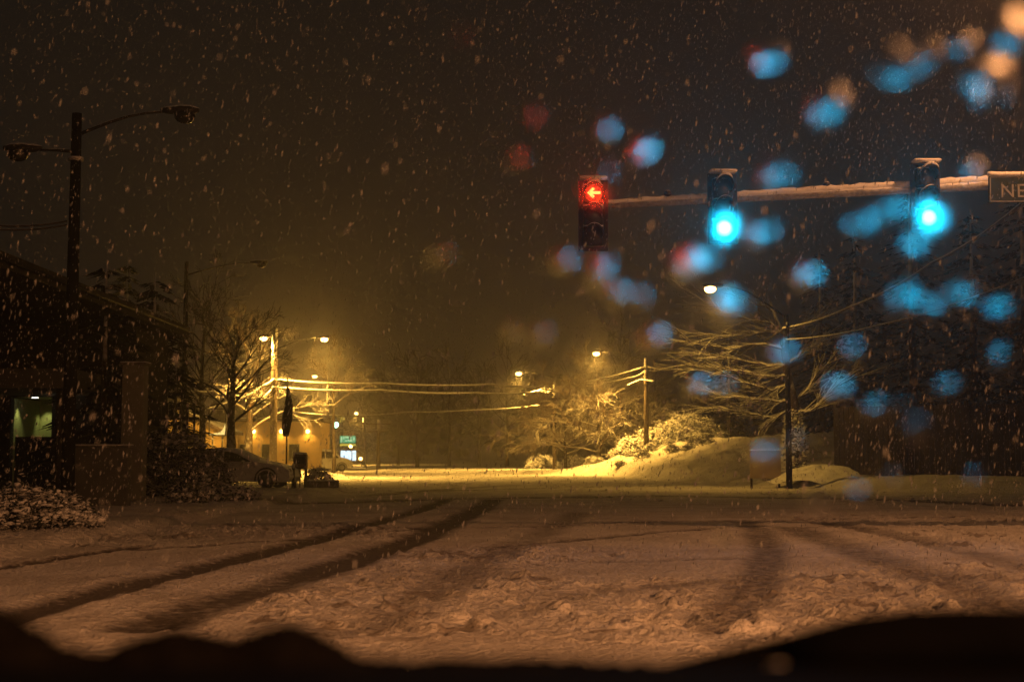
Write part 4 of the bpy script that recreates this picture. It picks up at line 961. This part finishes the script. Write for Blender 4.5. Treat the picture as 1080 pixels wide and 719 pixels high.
def drop(px, py, size, label, bulge=.35, sx=1.0, tilt=(0,0), seed=0, group='meltwater drops on the windscreen', br=1):
    rg = random.Random(seed*7+int(px)*13+int(py)); c = on_glass(px, py); r = size*.5/F*c.y
    nv = (c-EYE).normalized(); ex = nv.cross(Vector((0,0,1))).normalized(); ey = ex.cross(nv)
    n, k = 20, 6; vs = []; fs = []; ph = [rg.uniform(0,6.28) for _ in range(3)]; rs = rg.uniform(.85, 1.25)
    def rad(a): return r*(1+.12*math.sin(2*a+ph[0])+.08*math.sin(3*a+ph[1])+.05*math.sin(5*a+ph[2]))*rs
    for i in range(k+1):
        f = 1-i/(k+1) if i < k+1 else 0
        for j in range(n):
            a = 2*math.pi*j/n; q = ex*(math.cos(a)*rad(a)*f*sx)+ey*(math.sin(a)*rad(a)*f)
            hgt = bulge*r*(1-f*f)+ (tilt[0]*q.dot(ex)+tilt[1]*q.dot(ey)) * (1-f**4)
            vs.append(q+nv*(.0006+max(0, hgt)))
    vs.append(nv*(.0006+bulge*r))
    for i in range(k):
        for j in range(n): jj = (j+1) % n; fs.append((i*n+j, i*n+jj, (i+1)*n+jj, (i+1)*n+j))
    for j in range(n): fs.append((k*n+j, k*n+(j+1) % n, (k+1)*n))
    m = MB(); m.add(vs, fs); m.mi = 1; m.add(vs[:n], [tuple(range(n-1,-1,-1))])
    o = m.build('water_drop', [M['water'][br], M['contact']], None, True); o.location = c
    return tag(o, label, 'water drop', group)
D2 = [(808,57,34,2,1.3),(679,154,30,2,1),(872,108,44,0,1.1),
      (803,246,30,1,1),(735,275,36,2,1),(720,284,24,1,.8),(853,291,26,2,.8),(966,259,22,2,.9),(770,326,30,1,1),(992,233,36,1,1),(827,375,28,1,.9),(738,411,24,1,1),(885,413,26,1,1.1),(967,454,24,1,1),(766,412,20,1,1),(1022,316,34,0,1),(988,325,26,1,1),(962,322,38,0,1),(910,235,26,0,1),(820,180,36,0,1),(1028,180,22,1,.7),(944,220,34,0,1),(900,372,24,0,1),(925,432,24,0,1),(1000,410,22,0,1),(862,528,24,1,1),(903,523,24,0,1),(767,574,22,0,1),(845,572,20,0,1),(808,485,30,1,1),(840,470,20,0,1),(530,655,17,0,1),(723,672,18,0,1),(650,310,24,0,1),(676,314,20,0,1),(1028,507,19,0,1),(940,508,22,0,1),(690,362,26,0,1),
      (638,131,24,1,1),(641,177,18,0,.7),(630,287,26,0,1),(541,163,22,0,1),(590,275,30,0,1),(538,350,18,0,1),(566,357,28,0,1),(560,115,22,0,1),(1015,46,26,0,1.2),(972,58,30,0,1),(1066,30,40,0,1),(1062,97,20,0,.7),(1033,100,18,1,.7),(940,65,40,0,1),(1038,78,40,0,1),(1060,330,28,0,1),(1058,382,22,0,1),(952,432,18,0,1),(462,268,26,0,1),(480,30,30,0,1)]
for i, (px, py, s, br, sx) in enumerate(D2):
    if i == 0: lab = 'wide bright blue blurred drop high above the middle signal'
    elif i == 1: lab = 'round bright blue drop just above the mast arm beside the red arrow signal'
    elif i == 2: lab = 'large faint blue drop above the mast arm between the green signals'
    elif px >= 800 and py >= 190: lab = 'blurred blue drop on the windscreen around or below the green signal by the sign'
    elif px >= 690 and py >= 190: lab = 'blurred blue drop on the windscreen around or below the middle signal'
    elif py >= 190: lab = 'blurred drop on the windscreen around or below the red arrow signal'
    elif px >= 690: lab = 'blurred drop on the windscreen above the green signals'
    else: lab = 'blurred drop on the windscreen above the red arrow signal'
    drop(px, py, s, lab, random.Random(i).uniform(.18,.4), sx, (0,0), i, br=br)

for px, py, s, lab in ((765,240,34,'thin film added to spread a halo round the lit lens of the middle signal'),(980,230,33,'thin film added to spread a halo round the lit lens next to the street name sign'),(627,207,32,'thin film added to spread a halo round the red arrow lens')):
    drop(px, py, s, lab, .025, 1, (0,0), 5, br=4 if px < 700 else 3)

# ------------------------------------------------------------------ air and sky
m_, nt, out = mat('snowy_air'); pv = N(nt, 'ShaderNodeVolumePrincipled'); pv.inputs['Density'].default_value = .0020; pv.inputs['Color'].default_value = (.9,.9,.9,1); pv.inputs['Anisotropy'].default_value = .75
nt.links.new(pv.outputs[0], out.inputs['Volume'])
m = MB(); m.box((0, 320, 29.5), (1500, 860, 63)); hz = m.build('haze', m_); tag(hz, 'thin snowy air between the lamps and the far woods', 'haze', None, 'stuff')
w = bpy.data.worlds.new('World'); scene.world = w; w.use_nodes = True; nt = w.node_tree; bg = nt.nodes['Background']
bg.inputs[0].default_value = (.0085,.0066,.0050,1); bg.inputs[1].default_value = 1.0

cam = bpy.data.cameras.new('camera'); co = bpy.data.objects.new('camera', cam); link(co); co.location = EYE; co.rotation_euler = (R(90)+PITCH, 0, 0)
cam.sensor_width = 36; cam.lens = F*36/W; cam.clip_start = .02; cam.clip_end = 3000
cam.dof.use_dof = True; cam.dof.focus_distance = 26; cam.dof.aperture_fstop = 2.8
scene.camera = co
scene.view_settings.view_transform = 'Standard'; scene.view_settings.look = 'None'; scene.view_settings.exposure = 0; scene.view_settings.gamma = 1
cy = scene.cycles; cy.use_denoising = True
try: cy.denoiser = 'OPENIMAGEDENOISE'
except Exception as e: print(e)
cy.max_bounces = 4; cy.diffuse_bounces = 2; cy.glossy_bounces = 2; cy.transmission_bounces = 3; cy.volume_bounces = 0; cy.transparent_max_bounces = 12
cy.use_light_tree = True; cy.sample_clamp_indirect = 2.0; cy.caustics_reflective = False; cy.caustics_refractive = True
